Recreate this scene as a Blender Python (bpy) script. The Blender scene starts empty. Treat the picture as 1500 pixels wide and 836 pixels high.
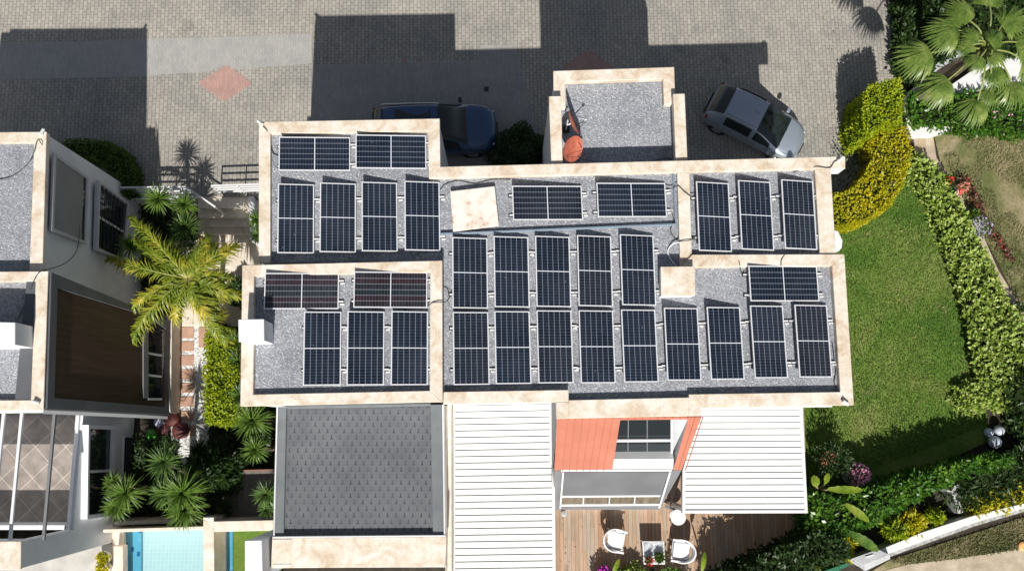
import bpy, bmesh, math, random
import numpy as np
from mathutils import Vector, Matrix
R = math.radians
random.seed(7)
SC = bpy.context.scene
COL = SC.collection

# ------------------------------------------------------------ camera
FPX = 1250.0          # focal length in photo pixels (photo 1500 wide)
CAMZ = 31.2
_n = Vector((-10.0, -(632 - 418.0), -FPX)).normalized()   # world "down" in camera axes (right, up, back)
ZC = -_n
XC = (Vector((1, 0, 0)) - ZC * ZC.x).normalized()
YC = ZC.cross(XC)
cam_d = bpy.data.cameras.new('camera')
cam_d.sensor_width = 36.0
cam_d.lens = 36.0 * FPX / 1500.0
cam_d.clip_start = 0.5
cam_d.clip_end = 2000
cam = bpy.data.objects.new('camera', cam_d)
COL.objects.link(cam)
cam.matrix_world = Matrix(((XC.x, XC.y, XC.z, 0), (YC.x, YC.y, YC.z, 0), (ZC.x, ZC.y, ZC.z, CAMZ), (0, 0, 0, 1)))
SC.camera = cam

# ------------------------------------------------------------ light
SUN_EL = R(44)
w = bpy.data.worlds.new('World'); SC.world = w; w.use_nodes = True
nt = w.node_tree
sky = nt.nodes.new('ShaderNodeTexSky'); sky.sky_type = 'NISHITA'; sky.sun_disc = False
sky.sun_elevation = SUN_EL; sky.sun_rotation = R(180)
hs = nt.nodes.new('ShaderNodeHueSaturation'); hs.inputs['Saturation'].default_value = 0.6   # camera white balance lifts the blue out of the shade
nt.links.new(sky.outputs[0], hs.inputs['Color']); nt.links.new(hs.outputs[0], nt.nodes['Background'].inputs[0])
nt.nodes['Background'].inputs[1].default_value = 0.062
sl = bpy.data.lights.new('sun', 'SUN'); sl.energy = 4.9; sl.angle = R(0.5); sl.color = (1, 0.955, 0.89)
so = bpy.data.objects.new('sun', sl); COL.objects.link(so)
so.rotation_euler = (R(90) - SUN_EL, 0, 0); so.location = (0, -30, 40)
SC.view_settings.view_transform = 'Standard'; SC.view_settings.look = 'None'
SC.view_settings.exposure = 0.27; SC.view_settings.gamma = 1
SC.view_settings.use_curve_mapping = False
try:
    SC.cycles.max_bounces = 6; SC.cycles.diffuse_bounces = 3; SC.cycles.transparent_max_bounces = 8
except Exception:
    pass

# ------------------------------------------------------------ survey: a measured point of the photo at a known height
def ray(px, py):
    d = Vector(((px - 750) / FPX, -(py - 418) / FPX, -1))
    return Vector((XC.dot(d), YC.dot(d), ZC.dot(d)))
def P(px, py, z=0.0):
    d = ray(px, py); t = (z - CAMZ) / d.z
    return Vector((d.x * t, d.y * t, z))
def PL(px, py, pl):
    """point on the plane pl = (point, normal)"""
    d = ray(px, py); o = Vector((0, 0, CAMZ))
    t = (pl[0] - o).dot(pl[1]) / d.dot(pl[1])
    return o + d * t
def plane3(a, b, c):
    n = (b - a).cross(c - a).normalized()
    if n.z < 0: n = -n
    return (a, n)

# ------------------------------------------------------------ materials
MATS = {}
def nodes(name):
    m = bpy.data.materials.new(name); m.use_nodes = True
    t = m.node_tree; b = t.nodes['Principled BSDF']
    return m, t, b
def plain(name, col, rough=0.6, metal=0.0, spec=0.5, coat=0.0):
    if name in MATS: return MATS[name]
    m, t, b = nodes(name)
    b.inputs['Base Color'].default_value = (*col, 1); b.inputs['Roughness'].default_value = rough
    b.inputs['Metallic'].default_value = metal
    b.inputs['Specular IOR Level'].default_value = spec
    if coat: b.inputs['Coat Weight'].default_value = coat; b.inputs['Coat Roughness'].default_value = 0.05
    MATS[name] = m
    return m
def N(t, kind, **kw):
    n = t.nodes.new(kind)
    for k, v in kw.items(): setattr(n, k, v)
    return n
def L(t, a, b): t.links.new(a, b)
def ramp(t, src, stops, interp='LINEAR'):
    r = N(t, 'ShaderNodeValToRGB'); r.color_ramp.interpolation = interp
    e = r.color_ramp.elements
    while len(e) < len(stops): e.new(0.5)
    for q, (p, c) in zip(e, stops): q.position = p; q.color = (*c, 1)
    L(t, src, r.inputs[0]); return r
def pos(t, scale=(1, 1, 1), rot=(0, 0, 0), obj=False):
    mp = N(t, 'ShaderNodeMapping'); mp.inputs['Scale'].default_value = scale; mp.inputs['Rotation'].default_value = rot
    if obj: L(t, N(t, 'ShaderNodeTexCoord').outputs['Object'], mp.inputs[0])
    else: L(t, N(t, 'ShaderNodeNewGeometry').outputs['Position'], mp.inputs[0])
    return mp.outputs[0]
def noise(t, vec, scale, detail=3, rough=0.55, dist=0.0):
    n = N(t, 'ShaderNodeTexNoise'); n.inputs['Scale'].default_value = scale; n.inputs['Detail'].default_value = detail
    n.inputs['Roughness'].default_value = rough; n.inputs['Distortion'].default_value = dist
    L(t, vec, n.inputs['Vector']); return n
def mix(t, a, b, fac, mode='MIX'):
    m = N(t, 'ShaderNodeMix'); m.data_type = 'RGBA'; m.blend_type = mode
    for s, v in ((m.inputs[0], fac), (m.inputs[6], a), (m.inputs[7], b)):
        if hasattr(v, 'links'): L(t, v, s)
        elif isinstance(v, (int, float)): s.default_value = v
        else: s.default_value = (*v, 1)
    return m.outputs[2]
def bump(t, b, src, strength=0.3, dist=0.02):
    n = N(t, 'ShaderNodeBump'); n.inputs['Strength'].default_value = strength; n.inputs['Distance'].default_value = dist
    L(t, src, n.inputs['Height']); L(t, n.outputs[0], b.inputs['Normal'])
def math_(t, op, a, b=None):
    m = N(t, 'ShaderNodeMath'); m.operation = op
    for i, v in enumerate((a, b)):
        if v is None: continue
        if hasattr(v, 'links'): L(t, v, m.inputs[i])
        else: m.inputs[i].default_value = v
    return m.outputs[0]
def noisy(name, stops, scale, rough=0.7, detail=4, bstr=0.0, bscale=None, dist=0.0, sc=(1, 1, 1), obj=False, spec=0.4, bdist=0.02):
    if name in MATS: return MATS[name]
    m, t, b = nodes(name)
    v = pos(t, sc, obj=obj)
    n = noise(t, v, scale, detail, dist=dist)
    r = ramp(t, n.outputs['Fac'], stops)
    L(t, r.outputs[0], b.inputs['Base Color']); b.inputs['Roughness'].default_value = rough
    b.inputs['Specular IOR Level'].default_value = spec
    if bstr:
        n2 = noise(t, v, bscale or scale * 4, 4); bump(t, b, n2.outputs['Fac'], bstr, bdist)
    MATS[name] = m
    return m

def make_gravel(name, k=1.0):
    m, t, b = nodes(name); v = pos(t)
    vo = N(t, 'ShaderNodeTexVoronoi'); vo.inputs['Scale'].default_value = 34; L(t, v, vo.inputs['Vector'])
    sep = N(t, 'ShaderNodeSeparateColor'); L(t, vo.outputs['Color'], sep.inputs[0])
    r = ramp(t, sep.outputs[0], [(0, (.18 * k, .19 * k, .215 * k)), (.5, (.275 * k, .29 * k, .32 * k)), (.92, (.375 * k, .39 * k, .425 * k)), (1, (.60 * k, .61 * k, .62 * k))])
    n = noise(t, v, 0.8, 7, .7)
    r2 = ramp(t, n.outputs['Fac'], [(.32, (.74, .74, .75)), (.5, (.98, .98, .98)), (.68, (1.12, 1.11, 1.09))])
    c = mix(t, r.outputs[0], r2.outputs[0], 1.0, 'MULTIPLY')
    L(t, c, b.inputs['Base Color']); b.inputs['Roughness'].default_value = .85
    bump(t, b, vo.outputs['Distance'], 0.7, -0.02)
    return m
GRAVEL = make_gravel('grey_gravel')
def make_travertine():
    m, t, b = nodes('travertine'); v = pos(t)
    n = noise(t, v, 1.5, 9, .68, .7)
    r = ramp(t, n.outputs['Fac'], [(.30, (.50, .385, .265)), (.41, (.60, .50, .385)), (.50, (.68, .61, .51)), (.62, (.735, .70, .63))])
    n2 = noise(t, v, 9, 6, .7, .8)
    r2 = ramp(t, n2.outputs['Fac'], [(.35, (.84, .80, .76)), (.6, (1.03, 1.03, 1.03))])
    c = mix(t, r.outputs[0], r2.outputs[0], .8, 'MULTIPLY')
    # slab joints every 1.2 m in both directions
    geo = N(t, 'ShaderNodeNewGeometry'); sp = N(t, 'ShaderNodeSeparateXYZ'); L(t, geo.outputs['Position'], sp.inputs[0])
    ds = []
    for o, per, off in ((0, 1.35, .4), (1, 1.35, .9)):
        f = math_(t, 'FRACT', math_(t, 'DIVIDE', math_(t, 'ADD', sp.outputs[o], 100 + off), per))
        ds.append(math_(t, 'LESS_THAN', f, 0.006))
    j = math_(t, 'MAXIMUM', ds[0], ds[1])
    c = mix(t, c, (.55, .47, .38), math_(t, 'MULTIPLY', j, .35))
    L(t, c, b.inputs['Base Color']); b.inputs['Roughness'].default_value = .55
    bump(t, b, n2.outputs['Fac'], .15, .01)
    return m
TRAV = make_travertine()
WHITE = noisy('white_render', [(.3, (.63, .65, .67)), (.5, (.69, .705, .72)), (.7, (.72, .735, .75))], 1.3, .75, 7, .08, 30)
WHITE2 = noisy('white_metal', [(.3, (.655, .66, .655)), (.55, (.70, .705, .70)), (.75, (.72, .725, .72))], 1.7, .45, 7, sc=(1, 2.5, 1))
SHADEGREY = noisy('grey_paint', [(.3, (.15, .155, .165)), (.7, (.19, .195, .205))], 1.4, .6)
DARKGREY = noisy('dark_grey_paint', [(.3, (.075, .08, .088)), (.7, (.105, .11, .12))], 1.2, .55)
ALU = plain('aluminium', (.74, .75, .77), .42, .15)
BLACK = plain('black_rubber', (.02, .02, .022), .6)
CABLE = plain('black_cable', (.03, .032, .035), .5)
GLASSD = plain('dark_glass', (.016, .022, .026), .06, 0, .8)
CREAM = noisy('cream_stone', [(.3, (.60, .50, .40)), (.5, (.70, .62, .52)), (.7, (.78, .72, .63))], 2.1, .7, 6, .1, 25, 1.0)

def make_paving():
    m, t, b = nodes('block_paving'); v = pos(t, (1, 1, 1), (0, 0, R(89)))
    br = N(t, 'ShaderNodeTexBrick'); L(t, v, br.inputs['Vector'])
    br.inputs['Scale'].default_value = 1; br.inputs['Brick Width'].default_value = .24; br.inputs['Row Height'].default_value = .145
    br.inputs['Mortar Size'].default_value = .011; br.inputs['Mortar Smooth'].default_value = .4; br.inputs['Bias'].default_value = -.1
    br.inputs['Color1'].default_value = (.355, .335, .30, 1); br.inputs['Color2'].default_value = (.29, .275, .248, 1); br.inputs['Mortar'].default_value = (.155, .148, .135, 1)
    n = noise(t, v, .35, 7, .68); r = ramp(t, n.outputs['Fac'], [(.3, (.72, .75, .77)), (.5, (1, .99, .97)), (.7, (1.16, 1.13, 1.08))])
    n9 = noise(t, v, 1.1, 3, .5); r9 = ramp(t, n9.outputs['Fac'], [(.27, (.62, .62, .62)), (.36, (1, 1, 1))])
    r = type('o', (), {'outputs': [mix(t, r.outputs[0], r9.outputs[0], .6, 'MULTIPLY')]})
    n2 = noise(t, v, 5, 4, .6); r2 = ramp(t, n2.outputs['Fac'], [(.35, (.86, .86, .86)), (.65, (1.08, 1.08, 1.08))])
    c = mix(t, mix(t, br.outputs['Color'], r.outputs[0], 1, 'MULTIPLY'), r2.outputs[0], .8, 'MULTIPLY')
    L(t, c, b.inputs['Base Color']); b.inputs['Roughness'].default_value = .85
    bump(t, b, math_(t, 'SUBTRACT', 1.0, br.outputs['Fac']), .5, .01)
    return m
PAVE = make_paving()
def make_paving2(name, c1, c2, mo):
    m, t, b = nodes(name); v = pos(t, (1, 1, 1), (0, 0, R(89)))
    br = N(t, 'ShaderNodeTexBrick'); L(t, v, br.inputs['Vector'])
    br.inputs['Scale'].default_value = 1; br.inputs['Brick Width'].default_value = .2; br.inputs['Row Height'].default_value = .1
    br.inputs['Mortar Size'].default_value = .006; br.inputs['Mortar Smooth'].default_value = .6
    br.inputs['Color1'].default_value = (*c1, 1); br.inputs['Color2'].default_value = (*c2, 1); br.inputs['Mortar'].default_value = (*mo, 1)
    n2 = noise(t, v, 1.5, 5, .6); r2 = ramp(t, n2.outputs['Fac'], [(.3, (.88, .88, .9)), (.7, (1.08, 1.07, 1.05))])
    L(t, mix(t, br.outputs['Color'], r2.outputs[0], 1, 'MULTIPLY'), b.inputs['Base Color']); b.inputs['Roughness'].default_value = .85
    return m
PAVEBAND = make_paving2('smooth_grey_paving', (.36, .352, .335), (.32, .314, .30), (.25, .245, .235))
PAVERED = make_paving2('red_paving', (.43, .255, .22), (.36, .225, .195), (.26, .2, .175))

def make_cells(warm=False):
    """solar laminate: object x is the short side (1.04 m), object y the long side (2.09 m)"""
    m, t, b = nodes('solar_cells_brown' if warm else 'solar_cells')
    tc = N(t, 'ShaderNodeTexCoord'); sp = N(t, 'ShaderNodeSeparateXYZ'); L(t, tc.outputs['Object'], sp.inputs[0])
    W_, H_ = 0.985, 2.03
    x = math_(t, 'ADD', math_(t, 'DIVIDE', sp.outputs[0], W_), .5)
    y = math_(t, 'ADD', math_(t, 'DIVIDE', sp.outputs[1], H_), .5)
    def line(c, n_, th):
        f = math_(t, 'FRACT', math_(t, 'MULTIPLY', c, n_))
        d = math_(t, 'ABSOLUTE', math_(t, 'SUBTRACT', f, .5))
        return math_(t, 'GREATER_THAN', d, .5 - th)
    lx = line(x, 6, .036); ly = line(y, 24, .055)
    mid = math_(t, 'LESS_THAN', math_(t, 'ABSOLUTE', math_(t, 'SUBTRACT', y, .5)), .0065)
    oi = N(t, 'ShaderNodeObjectInfo')
    n = noise(t, tc.outputs['Object'], 1.2, 3)
    c0 = ramp(t, oi.outputs['Random'], [(0, (.004, .009, .020)), (.6, (.005, .010, .020)), (.85, (.006, .010, .017)), (1, (.008, .010, .016))])
    if warm:    # rows drift between a brown and a green black
        rw = N(t, 'ShaderNodeTexWhiteNoise'); rw.noise_dimensions = '1D'; L(t, math_(t, 'FLOOR', math_(t, 'MULTIPLY', x, 6)), rw.inputs['W'])
        c0 = ramp(t, rw.outputs['Value'], [(0, (.024, .012, .014)), (.55, (.018, .013, .015)), (1, (.008, .016, .018))])
    # each cell a touch different
    cid = N(t, 'ShaderNodeTexWhiteNoise'); cid.noise_dimensions = '2D'
    cv = N(t, 'ShaderNodeCombineXYZ'); L(t, math_(t, 'FLOOR', math_(t, 'MULTIPLY', x, 6)), cv.inputs[0]); L(t, math_(t, 'FLOOR', math_(t, 'MULTIPLY', y, 24)), cv.inputs[1])
    L(t, cv.outputs[0], cid.inputs['Vector'])
    rr = ramp(t, cid.outputs['Value'], [(0, (.75, .75, .78)), (1, (1.35, 1.3, 1.25))])
    c = mix(t, c0.outputs[0], rr.outputs[0], 1, 'MULTIPLY')
    c = mix(t, c, (.12, .145, .19), math_(t, 'MULTIPLY', ly, .50))
    c = mix(t, c, (.31, .34, .40), math_(t, 'MULTIPLY', lx, .7))
    c = mix(t, c, (.62, .65, .70), mid)
    du = ramp(t, n.outputs['Fac'], [(.4, (0, 0, 0)), (.75, (.05, .045, .04))])
    c = mix(t, c, du.outputs[0], .12, 'ADD')
    cmb = N(t, 'ShaderNodeVectorMath'); cmb.operation = 'ADD'; L(t, tc.outputs['Object'], cmb.inputs[0])
    rv_ = N(t, 'ShaderNodeCombineXYZ'); L(t, math_(t, 'MULTIPLY', oi.outputs['Random'], 37), rv_.inputs[0]); L(t, math_(t, 'MULTIPLY', oi.outputs['Random'], 91), rv_.inputs[1]); L(t, rv_.outputs[0], cmb.inputs[1])
    vd = N(t, 'ShaderNodeTexVoronoi'); vd.inputs['Scale'].default_value = 2.2; L(t, cmb.outputs[0], vd.inputs['Vector'])
    c = mix(t, c, (.45, .45, .42), math_(t, 'MULTIPLY', math_(t, 'LESS_THAN', vd.outputs['Distance'], .028), .7))
    nd = noise(t, cmb.outputs[0], .55, 3); rd = ramp(t, nd.outputs['Fac'], [(.4, (0, 0, 0)), (.7, (.010, .011, .015))])
    c = mix(t, c, rd.outputs[0], 1.0, 'ADD')
    L(t, c, b.inputs['Base Color']); b.inputs['Roughness'].default_value = .16; b.inputs['Specular IOR Level'].default_value = .4
    return m
CELLS = make_cells(); CELLS_W = make_cells(True)

def make_shingle():
    m, t, b = nodes('hex_shingles'); v = pos(t)
    br = N(t, 'ShaderNodeTexBrick'); L(t, v, br.inputs['Vector'])
    br.inputs['Scale'].default_value = 1; br.inputs['Brick Width'].default_value = .26; br.inputs['Row Height'].default_value = .19
    br.inputs['Mortar Size'].default_value = .0; 
    sp = N(t, 'ShaderNodeSeparateXYZ'); L(t, v, sp.inputs[0])
    W_, H_ = .25, .19
    row = math_(t, 'FLOOR', math_(t, 'DIVIDE', math_(t, 'ADD', sp.outputs[1], 100), H_))
    fy = math_(t, 'FRACT', math_(t, 'DIVIDE', math_(t, 'ADD', sp.outputs[1], 100), H_))
    offs = math_(t, 'MULTIPLY', math_(t, 'MODULO', row, 2.0), .5)
    xx = math_(t, 'ADD', math_(t, 'DIVIDE', math_(t, 'ADD', sp.outputs[0], 100), W_), offs)
    fx = math_(t, 'ABSOLUTE', math_(t, 'SUBTRACT', math_(t, 'FRACT', xx), .5))      # 0 at the slot
    # a slot (upper part) that widens into a small triangle at its foot
    wd = math_(t, 'MAXIMUM', math_(t, 'MULTIPLY', math_(t, 'SUBTRACT', .46, fy), .62), .062)
    inrange = math_(t, 'MULTIPLY', math_(t, 'GREATER_THAN', fy, .12), math_(t, 'LESS_THAN', fy, .80))
    slot = math_(t, 'MULTIPLY', math_(t, 'LESS_THAN', fx, wd), inrange)
    wn = N(t, 'ShaderNodeTexWhiteNoise'); wn.noise_dimensions = '2D'
    cv = N(t, 'ShaderNodeCombineXYZ'); L(t, math_(t, 'FLOOR', xx), cv.inputs[0]); L(t, row, cv.inputs[1]); L(t, cv.outputs[0], wn.inputs['Vector'])
    r = ramp(t, wn.outputs['Value'], [(0, (.108, .114, .126)), (1, (.122, .129, .142))])
    n = noise(t, v, 1.1, 5); r2 = ramp(t, n.outputs['Fac'], [(.3, (.85, .86, .88)), (.7, (1.15, 1.13, 1.1))])
    c = mix(t, r.outputs[0], r2.outputs[0], 1, 'MULTIPLY')
    c = mix(t, c, (.032, .034, .038), math_(t, 'MULTIPLY', slot, math_(t, 'ADD', math_(t, 'MULTIPLY', wn.outputs['Value'], .5), .45)))
    L(t, c, b.inputs['Base Color']); b.inputs['Roughness'].default_value = .9
    n3 = noise(t, v, 70, 2); bump(t, b, n3.outputs['Fac'], .3, .01)
    return m
SHINGLE = make_shingle()
FELT = noisy('roof_felt', [(.3, (.125, .14, .15)), (.7, (.175, .19, .195))], 1.6, .85, 5, .1, 50)

def make_deck():
    m, t, b = nodes('deck_boards'); v = pos(t)
    sp = N(t, 'ShaderNodeSeparateXYZ'); L(t, v, sp.inputs[0])
    bx = math_(t, 'DIVIDE', math_(t, 'ADD', sp.outputs[0], 100), .135)
    wn = N(t, 'ShaderNodeTexWhiteNoise'); wn.noise_dimensions = '2D'
    cv = N(t, 'ShaderNodeCombineXYZ'); i = math_(t, 'FLOOR', bx); L(t, i, cv.inputs[0])
    L(t, math_(t, 'FLOOR', math_(t, 'DIVIDE', math_(t, 'ADD', sp.outputs[1], math_(t, 'MULTIPLY', math_(t, 'FRACT', math_(t, 'MULTIPLY', i, .37)), 3)), 2.4)), cv.inputs[1])
    L(t, cv.outputs[0], wn.inputs['Vector'])
    r = ramp(t, wn.outputs['Value'], [(0, (.40, .235, .14)), (.35, (.36, .265, .185)), (.65, (.49, .315, .20)), (1, (.40, .33, .26))])
    n = noise(t, pos(t, (14, .9, 1)), 2, 5); r2 = ramp(t, n.outputs['Fac'], [(.3, (.78, .76, .74)), (.7, (1.1, 1.1, 1.1))])
    c = mix(t, r.outputs[0], r2.outputs[0], 1, 'MULTIPLY')
    g = math_(t, 'LESS_THAN', math_(t, 'FRACT', bx), .07)
    c = mix(t, c, (.05, .035, .025), math_(t, 'MULTIPLY', g, .8))
    L(t, c, b.inputs['Base Color']); b.inputs['Roughness'].default_value = .65
    return m
DECK = make_deck()

def make_grass(name, stops, s2, k):
    m, t, b = nodes(name); v = pos(t)
    n = noise(t, v, .42, 8, .66, .6); n2 = noise(t, v, 11, 5, .75)
    r = ramp(t, n.outputs['Fac'], stops)
    r2 = ramp(t, n2.outputs['Fac'], [(.3, (.6, .62, .6)), (.7, (1.35, 1.32, 1.3))])
    n5 = noise(t, v, .95, 4, .6); r5 = ramp(t, n5.outputs['Fac'], [(.60, (0, 0, 0)), (.72, (1, 1, 1))]); wn_ = math_(t, 'MULTIPLY', r5.outputs[0], .55)
    L(t, mix(t, mix(t, r.outputs[0], (.20, .17, .09), wn_), r2.outputs[0], k, 'MULTIPLY'), b.inputs['Base Color'])
    b.inputs['Roughness'].default_value = .9; b.inputs['Specular IOR Level'].default_value = .15
    n3 = noise(t, v, 45, 4, .8); bump(t, b, n3.outputs['Fac'], .7, .03)
    return m
LAWN = make_grass('lawn_green', [(.3, (.055, .125, .018)), (.42, (.085, .17, .025)), (.52, (.12, .195, .035)), (.62, (.17, .225, .055)), (.75, (.25, .255, .10))], 1, .7)
DRYGRASS = make_grass('dry_grass', [(.35, (.085, .115, .035)), (.47, (.15, .16, .065)), (.56, (.26, .225, .125)), (.68, (.42, .35, .24))], 1, .8)
SOIL = noisy('dark_soil', [(.3, (.028, .022, .016)), (.6, (.05, .04, .028)), (.8, (.09, .07, .05))], 4, .95, 6, .5, 20)
DIRT = noisy('sandy_dirt', [(.3, (.33, .27, .19)), (.6, (.46, .39, .29)), (.8, (.55, .48, .38))], 2.5, .95, 6, .4, 20)
PEBBLE = None
def make_pebble():
    m, t, b = nodes('white_pebbles'); v = pos(t)
    vo = N(t, 'ShaderNodeTexVoronoi'); vo.inputs['Scale'].default_value = 16; L(t, v, vo.inputs['Vector'])
    sep = N(t, 'ShaderNodeSeparateColor'); L(t, vo.outputs['Color'], sep.inputs[0])
    r = ramp(t, sep.outputs[0], [(0, (.32, .31, .29)), (.4, (.6, .6, .58)), (1, (.85, .85, .83))])
    L(t, r.outputs[0], b.inputs['Base Color']); b.inputs['Roughness'].default_value = .8
    bump(t, b, vo.outputs['Distance'], .8, -.03)
    return m
PEBBLE = make_pebble()
ORANGE = noisy('terracotta_sheet', [(.3, (.405, .145, .095)), (.5, (.45, .165, .11)), (.7, (.49, .19, .13))], .8, .5)

def make_leaf(name, cols, trans=.35, scale=3.0, rough=.45):
    """foliage: colour varies from clump to clump; light passes through the blades"""
    m = bpy.data.materials.new(name); m.use_nodes = True; t = m.node_tree; b = t.nodes['Principled BSDF']; out = t.nodes['Material Output']
    v = pos(t); n = noise(t, v, scale, 4, .7)
    k = len(cols); st = [(.32 + .36 * i / (k - 1), c) for i, c in enumerate(cols)]
    r = ramp(t, n.outputs['Fac'], st)
    n2 = noise(t, v, 22, 2, .5); r2 = ramp(t, n2.outputs['Fac'], [(.3, (.62, .66, .6)), (.7, (1.4, 1.34, 1.3))])
    c = mix(t, r.outputs[0], r2.outputs[0], .8, 'MULTIPLY')
    L(t, c, b.inputs['Base Color']); b.inputs['Roughness'].default_value = rough; b.inputs['Specular IOR Level'].default_value = .35
    tr = N(t, 'ShaderNodeBsdfTranslucent'); L(t, c, tr.inputs[0])
    ms = N(t, 'ShaderNodeMixShader'); ms.inputs[0].default_value = trans
    L(t, b.outputs[0], ms.inputs[1]); L(t, tr.outputs[0], ms.inputs[2]); L(t, ms.outputs[0], out.inputs[0])
    return m
LF_HEDGE = make_leaf('leaf_mid_green', [(.04, .085, .01), (.075, .14, .015), (.11, .18, .02)])
LF_YELLOW = make_leaf('leaf_golden', [(.27, .30, .008), (.46, .43, .010), (.60, .52, .014)], .35, 1.4)
LF_LIME = make_leaf('leaf_lime', [(.17, .27, .010), (.31, .40, .012), (.43, .47, .016)], .35, 2)
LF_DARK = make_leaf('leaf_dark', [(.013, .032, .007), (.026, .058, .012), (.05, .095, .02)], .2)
LF_GLOSS = make_leaf('leaf_glossy', [(.035, .10, .012), (.07, .18, .02), (.15, .28, .03)], .3, 1.3, .3)
LF_VARI = make_leaf('leaf_variegated', [(.09, .18, .015), (.27, .38, .06), (.60, .64, .26)], .25, 7)
LF_YUCCA = make_leaf('leaf_yucca', [(.045, .10, .025), (.09, .17, .04), (.16, .24, .06)], .2, 5, .4)
LF_YUCCA2 = make_leaf('leaf_yucca_bright', [(.055, .12, .018), (.11, .20, .03), (.22, .31, .07)], .25, 5, .4)
LF_PALM = make_leaf('leaf_feather_palm', [(.08, .16, .015), (.25, .30, .03), (.58, .47, .06)], .3, 1.3, .4)
LF_FAN = make_leaf('leaf_fan_palm', [(.06, .12, .022), (.13, .20, .04), (.26, .32, .09)], .25, 2, .35)
BARK = noisy('bark', [(.3, (.10, .075, .055)), (.7, (.22, .17, .125))], 8, .9, 4, .5, 40)
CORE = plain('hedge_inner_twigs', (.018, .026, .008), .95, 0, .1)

# ------------------------------------------------------------ mesh helpers
def root_off(o):
    v = Vector((0, 0, 0))
    while o is not None: v = v + o.location; o = o.parent
    return v
class MB:
    def __init__(s): s.v = []; s.f = []; s.m = []
    def add(s, vs, fs, mi=0):
        k = len(s.v); s.v += [tuple(x) for x in vs]; s.f += [tuple(i + k for i in f) for f in fs]; s.m += [mi] * len(fs); return s
    def quad(s, a, b, c, d, mi=0): return s.add([a, b, c, d], [(0, 1, 2, 3)], mi)
    def prism(s, pts, z0, mi=0, cap=True, side_mi=None):
        """pts: world points of the top face; extruded straight down to z0"""
        n = len(pts); a = 0
        for i in range(n): a += pts[i][0] * pts[(i + 1) % n][1] - pts[(i + 1) % n][0] * pts[i][1]
        pts = list(pts) if a > 0 else list(reversed(pts))
        top = [tuple(p) for p in pts]; bot = [(p[0], p[1], z0) for p in pts]
        k = len(s.v); s.v += top + bot
        s.f.append(tuple(range(k, k + n))); s.m.append(mi)
        for i in range(n):
            j = (i + 1) % n; s.f.append((k + i, k + n + i, k + n + j, k + j)); s.m.append(mi if side_mi is None else side_mi)
        if cap: s.f.append(tuple(reversed(range(k + n, k + 2 * n)))); s.m.append(mi)
        return s
    def box(s, c, d, rz=0, mi=0, rot=None):
        x, y, z = d[0] / 2, d[1] / 2, d[2] / 2
        M = rot if rot is not None else Matrix.Rotation(rz, 3, 'Z')
        vs = [Vector(c) + M @ Vector((sx * x, sy * y, sz * z)) for sz in (-1, 1) for sy in (-1, 1) for sx in (-1, 1)]
        return s.add(vs, [(0, 2, 3, 1), (4, 5, 7, 6), (0, 1, 5, 4), (2, 6, 7, 3), (0, 4, 6, 2), (1, 3, 7, 5)], mi)
    def tube(s, path, r, n=8, mi=0, caps=True):
        path = [Vector(p) for p in path]; k = len(s.v); m = len(path)
        rr = r if isinstance(r, (list, tuple)) else [r] * m
        for i, p in enumerate(path):
            d = (path[min(i + 1, m - 1)] - path[max(i - 1, 0)]).normalized()
            u = d.cross(Vector((0, 0, 1)))
            if u.length < 1e-3: u = d.cross(Vector((0, 1, 0)))
            u.normalize(); v = d.cross(u)
            for j in range(n):
                a = 2 * math.pi * j / n; s.v.append(tuple(p + (u * math.cos(a) + v * math.sin(a)) * rr[i]))
        for i in range(m - 1):
            for j in range(n):
                s.f.append((k + i * n + j, k + i * n + (j + 1) % n, k + (i + 1) * n + (j + 1) % n, k + (i + 1) * n + j)); s.m.append(mi)
        if caps:
            s.f.append(tuple(k + j for j in range(n))); s.m.append(mi)
            s.f.append(tuple(reversed([k + (m - 1) * n + j for j in range(n)]))); s.m.append(mi)
        return s
    def lathe(s, c, prof, n=24, mi=0):
        """prof: list of (r, z) from bottom to top"""
        k = len(s.v); c = Vector(c); m = len(prof)
        for r, z in prof:
            for j in range(n):
                a = 2 * math.pi * j / n; s.v.append((c.x + r * math.cos(a), c.y + r * math.sin(a), c.z + z))
        for i in range(m - 1):
            for j in range(n):
                s.f.append((k + i * n + j, k + i * n + (j + 1) % n, k + (i + 1) * n + (j + 1) % n, k + (i + 1) * n + j)); s.m.append(mi)
        s.f.append(tuple(reversed([k + j for j in range(n)]))); s.m.append(mi)
        s.f.append(tuple(k + (m - 1) * n + j for j in range(n))); s.m.append(mi)
        return s
    def build(s, name, mats, parent=None, smooth=False, bevel=0, seg=2, subsurf=0, local=False):
        if not isinstance(mats, (list, tuple)): mats = [mats]
        off = Vector((0, 0, 0))
        if not s.v: return None
        if parent is not None: off = root_off(parent)
        elif not local:
            a = np.array(s.v); off = Vector(((a[:, 0].min() + a[:, 0].max()) / 2, (a[:, 1].min() + a[:, 1].max()) / 2, a[:, 2].min()))
        me = bpy.data.meshes.new(name)
        me.from_pydata([(x - off.x, y - off.y, z - off.z) for x, y, z in s.v], [], s.f)
        for mt in mats: me.materials.append(mt)
        if len(mats) > 1: me.polygons.foreach_set('material_index', s.m)
        if smooth: me.polygons.foreach_set('use_smooth', [True] * len(me.polygons))
        me.update()
        o = bpy.data.objects.new(name, me); COL.objects.link(o)
        if parent is not None: o.parent = parent
        elif not local: o.location = off
        if bevel:
            b = o.modifiers.new('bevel', 'BEVEL'); b.width = bevel; b.segments = seg; b.limit_method = 'ANGLE'; b.angle_limit = R(40)
        if subsurf:
            b = o.modifiers.new('sub', 'SUBSURF'); b.levels = subsurf; b.render_levels = subsurf
        return o
def tag(o, label=None, cat=None, group=None, kind=None):
    if label: o['label'] = label
    if cat: o['category'] = cat
    if group: o['group'] = group
    if kind: o['kind'] = kind
    return o
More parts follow.
